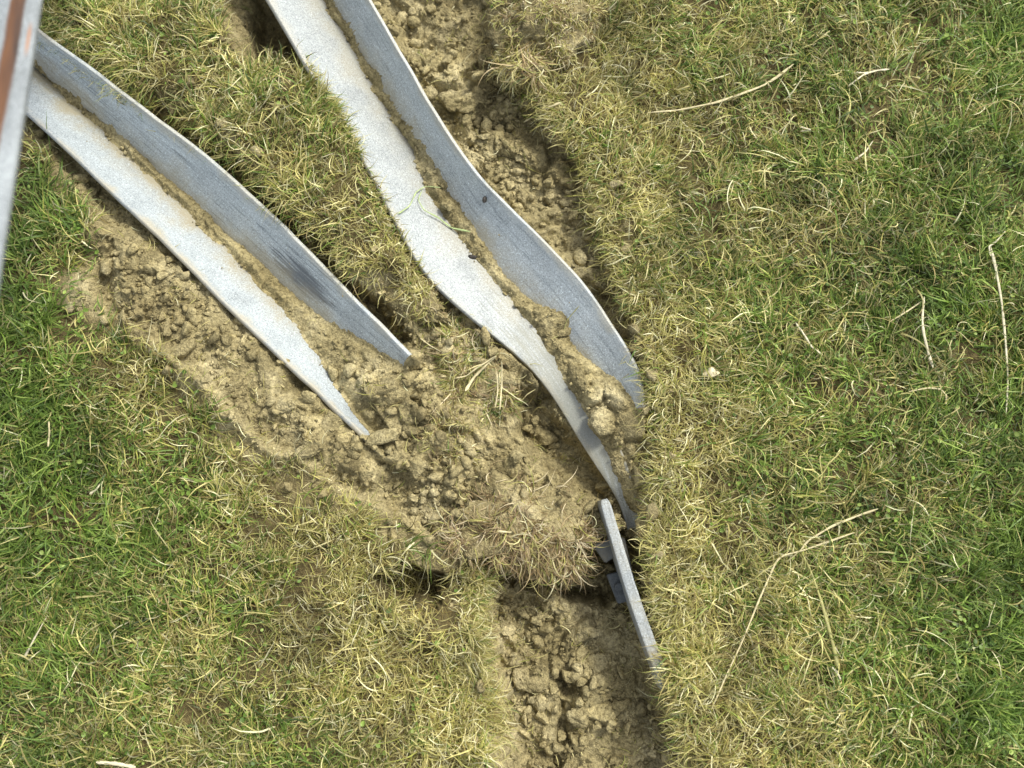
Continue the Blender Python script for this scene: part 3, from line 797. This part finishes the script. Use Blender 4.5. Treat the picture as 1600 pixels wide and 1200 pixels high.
# ------------------------------------------------------------------ steel
def flange(name, r, parent, mat, th=0.009, under=-1, curve=.004, seed=0, end_round=True, nacross=10, label=None):
    """a solid plate between the fold line and the outer line, with a rounded outer edge"""
    O, F = r['O'], r['F']; n = len(O)
    along = np.gradient(O + F, axis=0); along /= np.linalg.norm(along, axis=1, keepdims=True)
    ac = O - F; wl = np.linalg.norm(ac, axis=1, keepdims=True); ac = ac / wl
    nn = np.cross(along, ac); nn *= np.sign(nn[:, 2:3] + 1e-9)
    prof = []                                    # (fraction across, offset across m, offset normal m)
    for k in range(nacross + 1):
        prof.append((k / nacross, 0.0, 0.0))
    h = th / 2
    for k in range(1, 8):
        a = math.pi / 2 - math.pi * k / 8
        prof.append((1.0, h * math.cos(a) * .55, h * math.sin(a) - h))
    for k in range(nacross + 1):
        prof.append((1 - k / nacross, 0.0, -th))
    m = len(prof)
    Vv = np.empty((n, m, 3)); UV = np.empty((n, m, 3))
    s = np.r_[0, np.cumsum(np.linalg.norm(np.diff((O + F) / 2, axis=0), axis=1))]
    for k, (f, oa, on) in enumerate(prof):
        dent = .0016 * fbm(s * 1.0, s * 0 + f * .1, .05, 3, 400 + seed) + curve * math.sin(f * math.pi) * -1
        Vv[:, k] = F + (O - F) * f + ac * oa + nn * (on + dent)[:, None]
        UV[:, k, 0] = s; UV[:, k, 1] = (f * wl[:, 0]); UV[:, k, 2] = f
    V_ = Vv.reshape(-1, 3)
    ii = np.arange(n * m).reshape(n, m)
    q = np.stack([ii[:-1], ii[1:], np.roll(ii, -1, 1)[1:], np.roll(ii, -1, 1)[:-1]], -1).reshape(-1, 4)
    # end caps as quad strips between top and bottom rows
    caps = []
    for row in (0, n - 1):
        for k in range(nacross):
            caps.append([ii[row, k], ii[row, k + 1], ii[row, m - 2 - k], ii[row, m - 1 - k]])
        for k in range(4):
            caps.append([ii[row, nacross + k], ii[row, nacross + k + 1] , ii[row, nacross + 7 - k], ii[row, nacross + 8 - k]])
    me = mesh_np(name, V_, np.concatenate([q, np.array(caps)]))
    vattr(me, 'uvw', UV.reshape(-1, 3))
    o = link(name, me, mat, parent=parent, label=label)
    return o

def thing(name, loc, label, cat, group=None):
    o = link(name, None, label=label, cat=cat, group=group)
    o.location = [float(v) for v in loc]; return o
def child_fix(parent):
    bpy.context.view_layer.update()
    for c in parent.children:
        c.matrix_parent_inverse = parent.matrix_world.inverted()

tA = thing('steel_angle', rA_L['F'][60], 'shorter V-shaped galvanised steel angle at left with a dark scuff on one side', 'steel angle', 'galvanised steel angles sunk in the clay')
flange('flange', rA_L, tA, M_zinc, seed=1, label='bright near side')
mid_ = (rA_R['O'] + rA_R['F']) / 2; sl_ = np.r_[0, np.cumsum(np.linalg.norm(np.diff(mid_, axis=0), axis=1))]
pm_ = (rA_R['Op'] + rA_R['Fp']) / 2; DSV = float(sl_[np.argmin(np.hypot(pm_[:, 0] - 470, pm_[:, 1] - 440))])
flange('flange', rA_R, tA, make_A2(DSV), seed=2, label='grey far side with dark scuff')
child_fix(tA)
tB = thing('steel_angle', rB_L['F'][60], 'long bent and twisted galvanised steel angle running down the middle of the trench', 'steel angle', 'galvanised steel angles sunk in the clay')
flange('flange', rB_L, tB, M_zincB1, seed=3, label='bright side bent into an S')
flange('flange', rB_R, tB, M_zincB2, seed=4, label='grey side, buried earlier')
child_fix(tB)

# narrow bar on edge, lower right
C_pts = [(944, 780, .022), (953, 812, .022), (966, 855, .02), (983, 912, .019), (1001, 965, .018), (1018, 1012, .016), (1031, 1046, .013), (1042, 1076, .004)]
Cr = resample(C_pts, 60)
Pc = U(Cr[:, 0], Cr[:, 1], Cr[:, 2])
hw = np.interp(np.linspace(0, 1, 60), [0, .12, .5, 1], [.0082, .0086, .0094, .0100])
dirc = np.gradient(Pc, axis=0); dirc /= np.linalg.norm(dirc, axis=1, keepdims=True)
sd_ = np.stack([-dirc[:, 1], dirc[:, 0], 0 * dirc[:, 0]], 1)
prof = []
for k in range(12):
    a = math.pi * k / 11
    prof.append((math.copysign(abs(math.cos(a)) ** .35, math.cos(a)), .0045 * math.sin(a) ** .4 if 0 < k < 11 else 0.0))
prof += [(-1, -.05), (-.75, -.075), (.75, -.075), (1, -.05)]
m = len(prof)
Vv = np.empty((60, m, 3)); UV = np.zeros((60, m, 3)); sl = np.r_[0, np.cumsum(np.linalg.norm(np.diff(Pc, axis=0), axis=1))]
for k, (a, zz) in enumerate(prof):
    endf = np.clip(sl / .012, 0, 1) ** .45
    Vv[:, k] = Pc + sd_ * (a * hw * (.62 + .38 * endf))[:, None] + np.array([0, 0, 1.0]) * (zz - (1 - endf) * .006 + .0007 * fbm(sl, sl * 0 + a * .01, .02, 2, 450))[:, None]
    UV[:, k, 0] = sl; UV[:, k, 1] = a * .01; UV[:, k, 2] = .45
ii = np.arange(60 * m).reshape(60, m)
q = np.stack([ii[:-1], ii[1:], np.roll(ii, -1, 1)[1:], np.roll(ii, -1, 1)[:-1]], -1).reshape(-1, 4)
cap = []
for row in (0, 59):
    for k in range(m // 2 - 1): cap.append([ii[row, k], ii[row, k + 1], ii[row, m - 2 - k], ii[row, m - 1 - k]])
me = mesh_np('steel_bar', Vv.reshape(-1, 3), np.concatenate([q, np.array(cap)])); vattr(me, 'uvw', UV.reshape(-1, 3))
o = link('steel_bar', me, M_zinc_old, label='narrow grey steel bar standing on edge at the foot of the bent angle', cat='steel bar')
recenter(o, Pc[30] - [0, 0, .06])

# clamp bracket left of the narrow bar: two flat cleats on a backing web, with a nut
def plate(name, outline, ztop, zbot, parent, mat, bev=.0015):
    bm_ = __import__('bmesh').new()
    n_ = len(outline)
    P = U(np.array([p[0] for p in outline], float), np.array([p[1] for p in outline], float), np.array([ztop + (p[2] if len(p) > 2 else 0) for p in outline], float))
    top = [bm_.verts.new(p) for p in P]
    bot = [bm_.verts.new((p[0], p[1], p[2] - (ztop - zbot))) for p in P]
    bm_.faces.new(top[::-1]); bm_.faces.new(bot)
    for i in range(n_): bm_.faces.new((top[i], top[(i + 1) % n_], bot[(i + 1) % n_], bot[i]))
    __import__('bmesh').ops.recalc_face_normals(bm_, faces=bm_.faces[:])
    __import__('bmesh').ops.bevel(bm_, geom=bm_.edges[:], offset=bev, segments=2, affect='EDGES')
    me = bpy.data.meshes.new(name); bm_.to_mesh(me); bm_.free()
    co = np.array([v.co[:] for v in me.vertices]); vattr(me, 'uvw', np.stack([co[:, 0], co[:, 1], 0 * co[:, 0] + .5], 1))
    return link(name, me, mat, parent=parent)
bp = on_ground(np.array(965.), np.array(900.))
tK = thing('bracket', bp, 'small grey steel bracket with two flat cleats half hidden under the narrow bar', 'bracket')
plate('cleat', [(927, 852), (962, 838), (974, 862), (946, 880, -.004)], -.012, -.036, tK, M_cleat)
plate('cleat', [(948, 898), (986, 890), (1000, 934), (966, 944, -.003)], -.020, -.040, tK, M_cleat)
plate('web', [(962, 842), (976, 840), (996, 925), (984, 930)], -.038, -.10, tK, M_cleat)
nutp = U(np.array(966.), np.array(917.), np.array(-.022))
bm_ = __import__('bmesh').new(); __import__('bmesh').ops.create_cone(bm_, segments=6, radius1=.0075, radius2=.0072, depth=.009, cap_ends=True)
me = bpy.data.meshes.new('nut'); bm_.to_mesh(me); bm_.free(); vattr(me, 'uvw', np.tile([.1, .02, .5], (len(me.vertices), 1))); nut = link('nut', me, M_cleat, parent=tK); nut.location = [float(v) for v in nutp + [0, 0, .004]]
child_fix(tK)

# leaning post close to the camera, top left
kx = -0.155
def edge_px(y, off): return 62 + kx * y + off
P0 = U(np.array(edge_px(-900, 0)), np.array(-900.), np.array(-.06)); P1 = U(np.array(edge_px(760, 0)), np.array(760.), np.array(.78))
axis_ = (P1 - P0); Lp_ = np.linalg.norm(axis_); axis_ /= Lp_
fwd_ = np.cross(axis_, [1, 0, 0]); fwd_ /= np.linalg.norm(fwd_); fwd_ *= np.sign(fwd_[2])
side = np.cross(fwd_, axis_); side *= -np.sign(side[0])           # towards the left of the picture
tP = thing('leaning_post', P0, 'rust stained galvanised steel post leaning close overhead at the top left corner', 'steel post')
M_post = metal_mat('post_zinc', (0.27, 0.295, 0.305), dirt=0.0, seed=12.0)
def rust_post(m):
    n = m.node_tree.nodes; l = m.node_tree.links; bs = n['Principled BSDF']
    old = bs.inputs['Base Color'].links[0].from_socket
    at = N(n, 'ShaderNodeAttribute', attribute_name='uvw')
    sp = N(n, 'ShaderNodeSeparateXYZ'); l.new(at.outputs['Vector'], sp.inputs[0])
    mp = N(n, 'ShaderNodeMapping'); mp.inputs['Scale'].default_value = (9, 60, 1); l.new(at.outputs['Vector'], mp.inputs[0])
    ns = N(n, 'ShaderNodeTexNoise', i_Scale=1.0, i_Detail=4.0); l.new(mp.outputs[0], ns.inputs['Vector'])
    a = N(n, 'ShaderNodeMath', operation='MULTIPLY_ADD', i_1=.012, i_2=-.006); l.new(ns.outputs[0], a.inputs[0])
    b = N(n, 'ShaderNodeMath', operation='ADD'); l.new(sp.outputs[1], b.inputs[0]); l.new(a.outputs[0], b.inputs[1])
    # broad band centred 24 mm in from the edge
    d = N(n, 'ShaderNodeMath', operation='SUBTRACT', i_1=RUST_C); l.new(b.outputs[0], d.inputs[0])
    ab = N(n, 'ShaderNodeMath', operation='ABSOLUTE'); l.new(d.outputs[0], ab.inputs[0])
    mr = N(n, 'ShaderNodeMapRange'); mr.inputs[1].default_value = 9.5 * mm_px; mr.inputs[2].default_value = 14 * mm_px; mr.inputs[3].default_value = 1; mr.inputs[4].default_value = 0
    l.new(ab.outputs[0], mr.inputs[0])
    r = ramp(n, [(0.3, (.17, .075, .028)), (0.5, (.105, .046, .02)), (0.7, (.045, .026, .018))]); l.new(ns.outputs[0], r.inputs[0])
    c = mixc(n, l, mr.outputs[0], old, r.outputs[0])
    # thin second streak
    d2 = N(n, 'ShaderNodeMath', operation='SUBTRACT', i_1=9 * mm_px); l.new(sp.outputs[1], d2.inputs[0])
    ab2 = N(n, 'ShaderNodeMath', operation='ABSOLUTE'); l.new(d2.outputs[0], ab2.inputs[0])
    m2 = N(n, 'ShaderNodeMapRange'); m2.inputs[1].default_value = 1.5 * mm_px; m2.inputs[2].default_value = 4 * mm_px; m2.inputs[3].default_value = .75; m2.inputs[4].default_value = 0
    l.new(ab2.outputs[0], m2.inputs[0])
    x0 = N(n, 'ShaderNodeMath', operation='SUBTRACT', i_1=STREAK_S); l.new(sp.outputs[0], x0.inputs[0])
    x1 = N(n, 'ShaderNodeMath', operation='ABSOLUTE'); l.new(x0.outputs[0], x1.inputs[0])
    x2 = N(n, 'ShaderNodeMapRange'); x2.inputs[1].default_value = .012; x2.inputs[2].default_value = .03; x2.inputs[3].default_value = 1; x2.inputs[4].default_value = 0
    l.new(x1.outputs[0], x2.inputs[0])
    mm = N(n, 'ShaderNodeMath', operation='MULTIPLY'); l.new(m2.outputs[0], mm.inputs[0]); l.new(x2.outputs[0], mm.inputs[1])
    c = mixc(n, l, mm.outputs[0], c, (.36, .15, .05))
    l.new(c, bs.inputs['Base Color'])
# distance along the post where the picture's top edge falls
tt = np.linspace(0, 1, 400); pp = P0 + (P1 - P0) * tt[:, None]
qx, qy = PX(pp[:, 0], pp[:, 1], pp[:, 2])
s_at = lambda yy: float(np.interp(yy, qy, tt * Lp_))
h_at = lambda yy: float(np.interp(yy, qy, pp[:, 2]))
STREAK_S = s_at(60)
mm_px = 1.0 / (FPX / (1.5 - h_at(60)))        # metres per photo pixel there
RUST_C = 37 * mm_px
rust_post(M_post)
def post_flange(name, ax2, width, th, th_dir):
    n_ = 80; t = np.linspace(0, Lp_, n_)
    prof = [(0, 0), (0.2, 0), (.4, 0), (.6, 0), (.8, 0), (1, 0), (1, 1), (.6, 1), (.3, 1), (0, 1)]
    b_ = .002
    pr = [(b_, 0), (width * .3, 0), (width * .6, 0), (width - b_, 0), (width, b_), (width, th - b_), (width - b_, th), (width * .5, th), (b_, th), (0, th - b_), (0, b_)]
    Vv = np.array([[P0 + axis_ * s + ax2 * u_ + th_dir * v_ for (u_, v_) in pr] for s in t])
    UV = np.array([[(s, u_, .5) for (u_, v_) in pr] for s in t]); m = len(pr)
    ii = np.arange(n_ * m).reshape(n_, m)
    q = np.stack([ii[:-1], ii[1:], np.roll(ii, -1, 1)[1:], np.roll(ii, -1, 1)[:-1]], -1).reshape(-1, 4)
    caps = [[ii[r_, 0], ii[r_, k], ii[r_, k + 1]] for r_ in (0, n_ - 1) for k in range(1, m - 1)]
    me = mesh_np(name, Vv.reshape(-1, 3), q, caps, smooth=False); vattr(me, 'uvw', UV.reshape(-1, 3))
    return link(name, me, M_post, parent=tP)
post_flange('flange', side, .10, .009, -fwd_)
P0 = P0 + side * .1 + fwd_ * 0
P0 = P0 - fwd_ * .0092
post_flange('web', -fwd_, .09, .009, -side)
child_fix(tP)

# ------------------------------------------------------------------ clods, sods
_ico5 = ico(5); _ico4 = ico(4); _ico3 = ico(3)
def lumpy(name, c, rad, rot, seed, mat, rough=.18, detail=4, cuts=7, mesh=None, tilt=0.0):
    v, f = {5: _ico5, 4: _ico4, 3: _ico3}[detail]
    r = np.random.default_rng(seed); w = v.copy()
    for _ in range(cuts):
        nn = r.normal(size=3); nn /= np.linalg.norm(nn); dd = r.uniform(.5, .85)
        ex = np.clip(w @ nn - dd, 0, None); w = w - ex[:, None] * nn * .92
    off = Vector((seed * 3.1, seed * 1.7, 0))
    fac = np.array([1 + rough * mnoise.fractal(Vector(p) * 1.7 + off, .8, 2.1, 5) + rough * .35 * mnoise.noise(Vector(p) * 9 + off) for p in v])
    w = w * fac[:, None] * np.array(rad)
    ct, st_ = math.cos(tilt), math.sin(tilt)
    w = w @ np.array([[1, 0, 0], [0, ct, st_], [0, -st_, ct]])
    ca, sa = math.cos(rot), math.sin(rot)
    w = w @ np.array([[ca, sa, 0], [-sa, ca, 0], [0, 0, 1]])
    me = mesh_np(name, w, tris=f, smooth=True)
    o = link(name, me, mat); o.location = [float(q) for q in c]
    return o, w + np.array(c)

K = 0.00109                                     # metres per photo pixel on the ground
CLODS = [
    (705, 161, 24, 19, 13, 0.2, 'rounded grey clod against the grey side of the long angle near the top'),
    (925, 987, 20, 10, 7, 0.25, 'flat pale clod alone on the trench floor below the grass overhang'),
    (648, 727, 13, 20, 9, -0.25, 'upright wedge of clay just right of the buried lower tip of the short angle'),
    (234, 412, 30, 24, 10, 0.5, 'big smooth pale slab of clay at the left border of the bare soil'),
    (440, 634, 26, 13, 9, -0.1, 'long pale clod left of the short angle, third of its length from the tip'),
    (482, 702, 26, 13, 5, -0.5, 'thin flat plate of clay lying on dry grass below the short angle'),
    (287, 548, 24, 15, 9, -0.8, 'light clod on the outer rim of the clay bank at left'),
    (945, 664, 30, 24, 16, 0.6, 'crumbling clod between the two sides of the long angle'),
    (1000, 748, 13, 26, 12, 0.1, 'tall brown clod wedged against the right-hand turf wall'),
    (604, 682, 34, 14, 10, -0.3, 'ragged flat clod over the buried lower tip of the short angle'),
    (806, 714, 12, 10, 8, 0.3, 'small square clod on the pale heap in the middle'),
    (890, 287, 13, 12, 10, 0.0, 'round clod highest up against the right-hand turf in the upper trench'),
    (925, 412, 14, 15, 10, 0.4, 'clod in the narrow gap between long angle and right-hand turf'),
    (700, 322, 13, 10, 7, 0.7, 'ochre clod sitting in the fold of the long angle beside curled green blades'),
    (882, 520, 13, 8, 6, -0.3, 'pale clod on the clay at the notch of the grey side of the long angle'),
    (846, 684, 26, 20, 16, 0.2, 'dark damp clod in the hollow left of the twisted foot of the long angle'),
    (1010, 822, 22, 18, 12, 0.5, 'yellowish clod against turf just right of the lowest tip of the long angle'),
    (978, 650, 0, 0, 0, 0, ''),
    (930, 1035, 26, 18, 9, -0.2, 'broad low clod in the middle of the bottom trench'),
    (905, 1120, 20, 16, 10, 0.3, 'knobbly clod beside the crack at the foot of the picture'),
    (835, 1060, 34, 22, 10, 0.1, 'wide lump at the left side of the bottom trench'),
    (355, 610, 30, 9, 7, -0.6, 'long curved ridge of clay at the edge of the dry grass at left'),
    (575, 575, 11, 9, 8, 0.1, 'small clod in the crumbs between the two sides of the short angle'),
    (765, 245, 12, 9, 8, 0.4, 'angular clod touching the outer rim of the long angle in the upper trench'),
]
for k, (px, py, a, b_, h, rot, lab) in enumerate(CLODS):
    if not lab: continue
    p = on_ground(np.array(float(px)), np.array(float(py)))
    o, _ = lumpy('clay_clod', p + [0, 0, h * K * .35], (a * K, b_ * K, h * K), -rot, 40 + k, M_clod, rough=.22)
    o['label'] = lab; o['category'] = 'clod'; o['group'] = 'larger clods of clay in the torn ground'

def sod(px, py, a, b_, h, rot, lift, lab, seed, droop, nb, tone, spread, lmin=.03, lmax=.07, zone=None, rough=.45, wmul=1.0, flatel=.1, rooty=.3):
    p = on_ground(np.array(float(px)), np.array(float(py)), lift)
    o, W = lumpy('turf_sod', p, (a * K, b_ * K, h * K), rot, seed, M_sod, rough=rough, detail=5, cuts=12)
    o['label'] = lab; o['category'] = 'sod'; o['group'] = 'torn sods of turf'
    r = np.random.default_rng(seed)
    up = W[W[:, 2] > p[2] - .1 * h * K]
    b = up[r.integers(0, len(up), nb * 3)] + r.normal(0, .0015, (nb * 3, 3))
    rel = b - p
    cl = fbm(b[:, 0] * 1.0, b[:, 1], .025, 2, 600 + seed)
    pr = np.clip(.42 + 2.2 * cl, .03, 1)
    if zone: pr = pr * zone(rel[:, 0] / K, rel[:, 1] / K)
    b = b[r.random(len(b)) < pr][:nb]; n = len(b)
    outw = np.arctan2(b[:, 1] - p[1], b[:, 0] - p[0])
    az = droop + r.normal(0, .55, n) + 2.2 * fbm(b[:, 0], b[:, 1], .04, 2, 620 + seed)
    az = np.where(r.random(n) < spread, r.random(n) * 6.28, az)
    edge = (b[:, 2] < p[2] + .4 * h * K)
    az = np.where(edge & (r.random(n) < .45), outw + r.normal(0, .6, n), az)
    el = np.clip(r.normal(flatel, .35, n), -1.0, 1.0)
    L = r.uniform(lmin, lmax, n) * np.where(r.random(n) < .08, 1.5, 1); W_ = r.uniform(.0010, .0022, n) * wmul
    T = np.where((r.random(n) < rooty)[:, None], ROOT[r.integers(0, 5, n)] * r.uniform(.6, 1.2, n)[:, None], tints(np.clip(tone + r.normal(0, .1, n), 0, 1), r))
    prt = make_blades(b, az, el, L, W_, T, S=6, lay=r.random(n) * .006, gravity=2.0, seed=seed + 3, curl=1.8)
    blade_object('grass', [(prt[0] - p, prt[1], prt[2])], parent=o)
    return o
sod(858, 42, 96, 74, 40, .5, .024, 'overturned pale sod with hanging roots at top, right of the long angle', 61, -1.9, 5200, .02, .5, lmin=.008, lmax=.026)
sod(822, 112, 34, 26, 30, .2, .022, 'drooping tuft of long pale roots below the overturned sod', 66, -1.75, 700, .04, .1, lmin=.03, lmax=.06, wmul=1.2)
sod(738, 578, 84, 42, 22, -.80, -.004, 'sod with dry stems wedged against the left rim of the long angle', 62, -2.1, 3600, .25, .35, lmin=.018, lmax=.048)
sod(822, 818, 124, 68, 36, -.06, .026, 'dark sod with brown roots overhanging the hole left of the narrow bar', 63, -1.55, 9500, .05, .25, lmin=.018, lmax=.055, zone=lambda x, y: np.where(y < -6 + 14 * np.sin(x * .09), 1, .05), rooty=.7)
sod(700, 690, 44, 34, 9, .4, -.003, 'tuft of rusty brown grass stranded on the middle clay', 64, 1.2, 700, .02, .7, lmin=.012, lmax=.035)
sod(660, 476, 52, 26, 14, -.7, -.004, 'crumbling scrap of dry turf between the tips of both angles', 65, -2.6, 900, .03, .6, lmin=.010, lmax=.03)

# ------------------------------------------------------------------ single stalks and leaves
def stalk(name, pts, w0, w1, mat, label, cat, lift=.012, group=None, forks=(), flat=.45):
    def tube(pts, w0, w1):
        n_ = max(8, len(pts) * 8)
        Q = resample([(x, y) for x, y in pts], n_)
        z = on_ground(Q[:, 0], Q[:, 1])[:, 2]
        for _ in range(12):
            z[1:-1] = np.maximum(z[1:-1] * .2, 0) * 0 + (z[:-2] + 2 * z[1:-1] + z[2:]) / 4
        z = z + lift + (.008 if lift == .012 else 0) + .0015 * np.sin(np.linspace(0, 5, n_))
        C_ = U(Q[:, 0], Q[:, 1], z)
        d = np.gradient(C_, axis=0); d /= np.linalg.norm(d, axis=1, keepdims=True)
        s = np.cross(d, [0, 0, 1.0]); s /= np.linalg.norm(s, axis=1, keepdims=True); u_ = np.cross(s, d)
        t = np.linspace(0, 1, n_); w = (w0 + (w1 - w0) * t) * .33 * K * (1 + .22 * np.sin(t * 23) * np.sin(t * 9 + 1)) * np.clip(np.minimum(t, 1 - t) * 12 + .25, 0, 1)
        m = 8; Vv = np.empty((n_, m, 3))
        for k in range(m):
            a = 2 * math.pi * k / m
            Vv[:, k] = C_ + s * (w * math.cos(a))[:, None] + u_ * (w * flat * math.sin(a))[:, None]
        ii = np.arange(n_ * m).reshape(n_, m)
        q = np.stack([ii[:-1], np.roll(ii, -1, 1)[:-1], np.roll(ii, -1, 1)[1:], ii[1:]], -1).reshape(-1, 4)
        caps = [[ii[r_, 0], ii[r_, k], ii[r_, k + 1]] for r_ in (0, n_ - 1) for k in range(1, m - 1)]
        return Vv.reshape(-1, 3), q, np.array(caps)
    Vs, Qs, Ts, off = [], [], [], 0
    for pp_, a, b__ in [(pts, w0, w1)] + list(forks):
        v, q, c = tube(pp_, a, b__); Vs.append(v); Qs.append(q + off); Ts.append(c + off); off += len(v)
    me = mesh_np(name, np.concatenate(Vs), np.concatenate(Qs), np.concatenate(Ts))
    o = link(name, me, mat, label=label, cat=cat, group=group)
    recenter(o, Vs[0].reshape(-1, 3)[0])
    return o
G = 'single dry stalks lying on the turf'
stalk('grass_stalk', [(1012, 176), (1060, 172), (1120, 160), (1160, 146), (1192, 134), (1215, 120), (1240, 100)], 3.5, 7, M_straw, 'long pale yellow stalk rising to the right across the upper turf', 'stalk', group=G)
stalk('grass_stalk', [(1548, 385), (1556, 420), (1565, 470), (1571, 530), (1575, 590), (1572, 648)], 7, 4, M_white, 'longest bleached white stalk, upright near the right edge', 'stalk', group=G, forks=[([(1548, 400), (1545, 385), (1556, 378), (1572, 360)], 5, 3)])
stalk('grass_stalk', [(1444, 463), (1441, 500), (1443, 520), (1450, 550), (1458, 575)], 5, 8, M_white, 'short thick white stalk left of the longest white one', 'stalk', group=G)
stalk('grass_stalk', [(1390, 503), (1415, 488), (1445, 468)], 3.5, 3.5, M_straw, 'short straight straw touching the top of the thick white stalk', 'stalk', group=G)
stalk('grass_stalk', [(1243, 504), (1258, 525), (1268, 542), (1286, 555)], 5, 4, M_white, 'slanting white stalk in the middle of the right-hand turf', 'stalk', group=G)
stalk('grass_stalk', [(1112, 1108), (1135, 1055), (1160, 1002), (1185, 940), (1213, 876), (1222, 868), (1252, 861), (1290, 848), (1335, 832)], 3, 5, M_straw, 'long forked pale stalk with a sharp knee, lower right turf', 'stalk', group=G, forks=[([(1250, 861), (1262, 845), (1300, 822), (1340, 806), (1372, 795)], 5, 5)])
stalk('grass_stalk', [(1252, 862), (1268, 895), (1282, 935), (1296, 985), (1305, 1020), (1310, 1045)], 3, 10, M_olive, 'thick olive brown stem running down from the fork of the pale stalk', 'stalk', group=G)
stalk('grass_stalk', [(1300, 1042), (1308, 1050), (1314, 1063)], 5, 4, M_white, 'tiny white bit at the lower end of the olive stem', 'stalk', group=G)
stalk('grass_stalk', [(1420, 612), (1450, 606), (1470, 608), (1479, 618), (1478, 632)], 3, 5, M_straw, 'hooked straw below the short thick white stalk', 'stalk', group=G)
stalk('grass_stalk', [(1325, 135), (1350, 116), (1370, 110), (1390, 108)], 4, 5, M_white, 'short crooked white straw, upper right turf', 'stalk', group=G, forks=[([(1338, 113), (1352, 114), (1366, 111)], 4, 4)])
stalk('grass_stalk', [(1335, 250), (1352, 238), (1364, 220)], 6, 2, M_white, 'white wedge shaped straw right of the top centre of the right turf', 'stalk', group=G)
stalk('grass_stalk', [(1250, 198), (1268, 203), (1250, 205)], 4, 3, M_white, 'folded white straw left of the wedge shaped one', 'stalk', group=G)
stalk('grass_stalk', [(150, 1191), (180, 1193), (212, 1199)], 7, 9, M_white, 'broad white straw cut by the bottom edge of the picture at left', 'stalk', group=G)
stalk('grass_stalk', [(38, 1028), (55, 995), (74, 962)], 6, 2, M_white, 'short pointed white straw in the green turf at lower left', 'stalk', group=G)
stalk('grass_stalk', [(140, 772), (150, 765), (160, 752)], 6, 3, M_white, 'stubby white straw in the green turf at left', 'stalk', group=G)
stalk('grass_stalk', [(76, 655), (77, 675), (75, 698)], 4, 5, M_straw, 'upright short straw in the greenest turf at left', 'stalk', group=G)
stalk('grass_stalk', [(818, 191), (840, 178), (858, 167), (876, 160)], 4, 6, M_straw, 'stiff straw bridging clay and turf below the overturned sod', 'stalk', group='straws lying on clay')
stalk('grass_stalk', [(710, 591), (728, 588), (745, 575), (775, 556)], 3, 4, M_straw, 'thinner of two straws sticking out left from the sod by the long angle', 'stalk', lift=.03, group='straws lying on clay')
stalk('grass_stalk', [(727, 611), (740, 590), (760, 570), (776, 556)], 8, 3, M_straw, 'thickest straw sticking out left from the sod by the long angle', 'stalk', lift=.03, group='straws lying on clay')
stalk('grass_stalk', [(781, 640), (784, 600), (784, 565)], 4, 4, M_straw, 'straight straw hanging straight down from the sod by the long angle', 'stalk', lift=.03, group='straws lying on clay')
stalk('grass_stalk', [(774, 636), (778, 610), (776, 580)], 3, 3, M_straw, 'shorter straw hanging close left of the straight one', 'stalk', lift=.028, group='straws lying on clay')
stalk('grass_stalk', [(656, 528), (672, 540), (688, 549)], 2.5, 2.5, M_straw, 'thin straw right of the buried end of the short angle', 'stalk', group='straws lying on clay')
stalk('grass_stalk', [(778, 830), (800, 832), (822, 833)], 5, 4, M_straw, 'level straw on the left shoulder of the overhanging sod', 'stalk', lift=.06, group='straws lying on clay')
stalk('fresh_grass', [(622, 334), (640, 322), (650, 300), (664, 291), (690, 293)], 3.5, 2, M_green, 'thin green blade curling over the left rim of the long angle', 'grass', lift=.004)
stalk('fresh_grass', [(660, 296), (653, 312), (662, 328), (685, 340), (705, 356), (735, 362)], 2, 5, M_green, 'wider green blade looped across the fold of the long angle', 'grass', lift=.004)
stalk('grass_root', [(525, 185), (545, 180), (562, 172)], 2, 2, M_olive, 'fine brown root reaching over the left rim of the long angle', 'root', lift=.006)
stalk('grass_root', [(862, 530), (880, 520), (886, 500), (905, 478)], 2, 2.5, M_olive, 'fine dark root lying over the notch in the grey side of the long angle', 'root', lift=.004)

# dead leaf on the turf
p = on_ground(np.array(1110.), np.array(582.), .014)
gu, gv = np.meshgrid(np.linspace(-1, 1, 15), np.linspace(0, 1, 11))
wd = (.35 + .65 * gv ** .7) * (1 - .18 * (gv > .93))
lx = gu * wd * .017; ly = -gv * .016 + .004 * (gu ** 2) * gv; lz = .005 * np.cos(gu * 2.2) + .002 * np.sin(gv * 4 + gu * 2)
Vt = np.stack([lx, ly, lz], -1).reshape(-1, 3); Vb = Vt - [0, 0, .0005]
i_ = np.arange(165).reshape(11, 15); q = np.stack([i_[:-1, :-1], i_[:-1, 1:], i_[1:, 1:], i_[1:, :-1]], -1).reshape(-1, 4)
me = mesh_np('dead_leaf', np.concatenate([Vt, Vb]), np.concatenate([q, q[:, ::-1] + 165]))
o = link('dead_leaf', me, M_leaf, label='small fan shaped dead leaf on the turf right of the long angle', cat='leaf'); o.location = [float(v) for v in p + [0, .008, 0]]; o.rotation_euler = (0, 0, .15)
# dark crumbs on the steel
for (px, py, a, b_, lab) in ((739, 402, 8, 4, 'black crumb at the edge of the clay in the fold of the long angle'), (757, 312, 4, 6, 'dark chip stuck on the grey side of the long angle')):
    p = on_ground(np.array(float(px)), np.array(float(py)))
    o, _ = lumpy('dark_crumb', p + [0, 0, .001], (a * K, b_ * K, 3 * K), -.2, 90 + px, M_dark, detail=3); o['label'] = lab; o['category'] = 'crumb'
print('built')
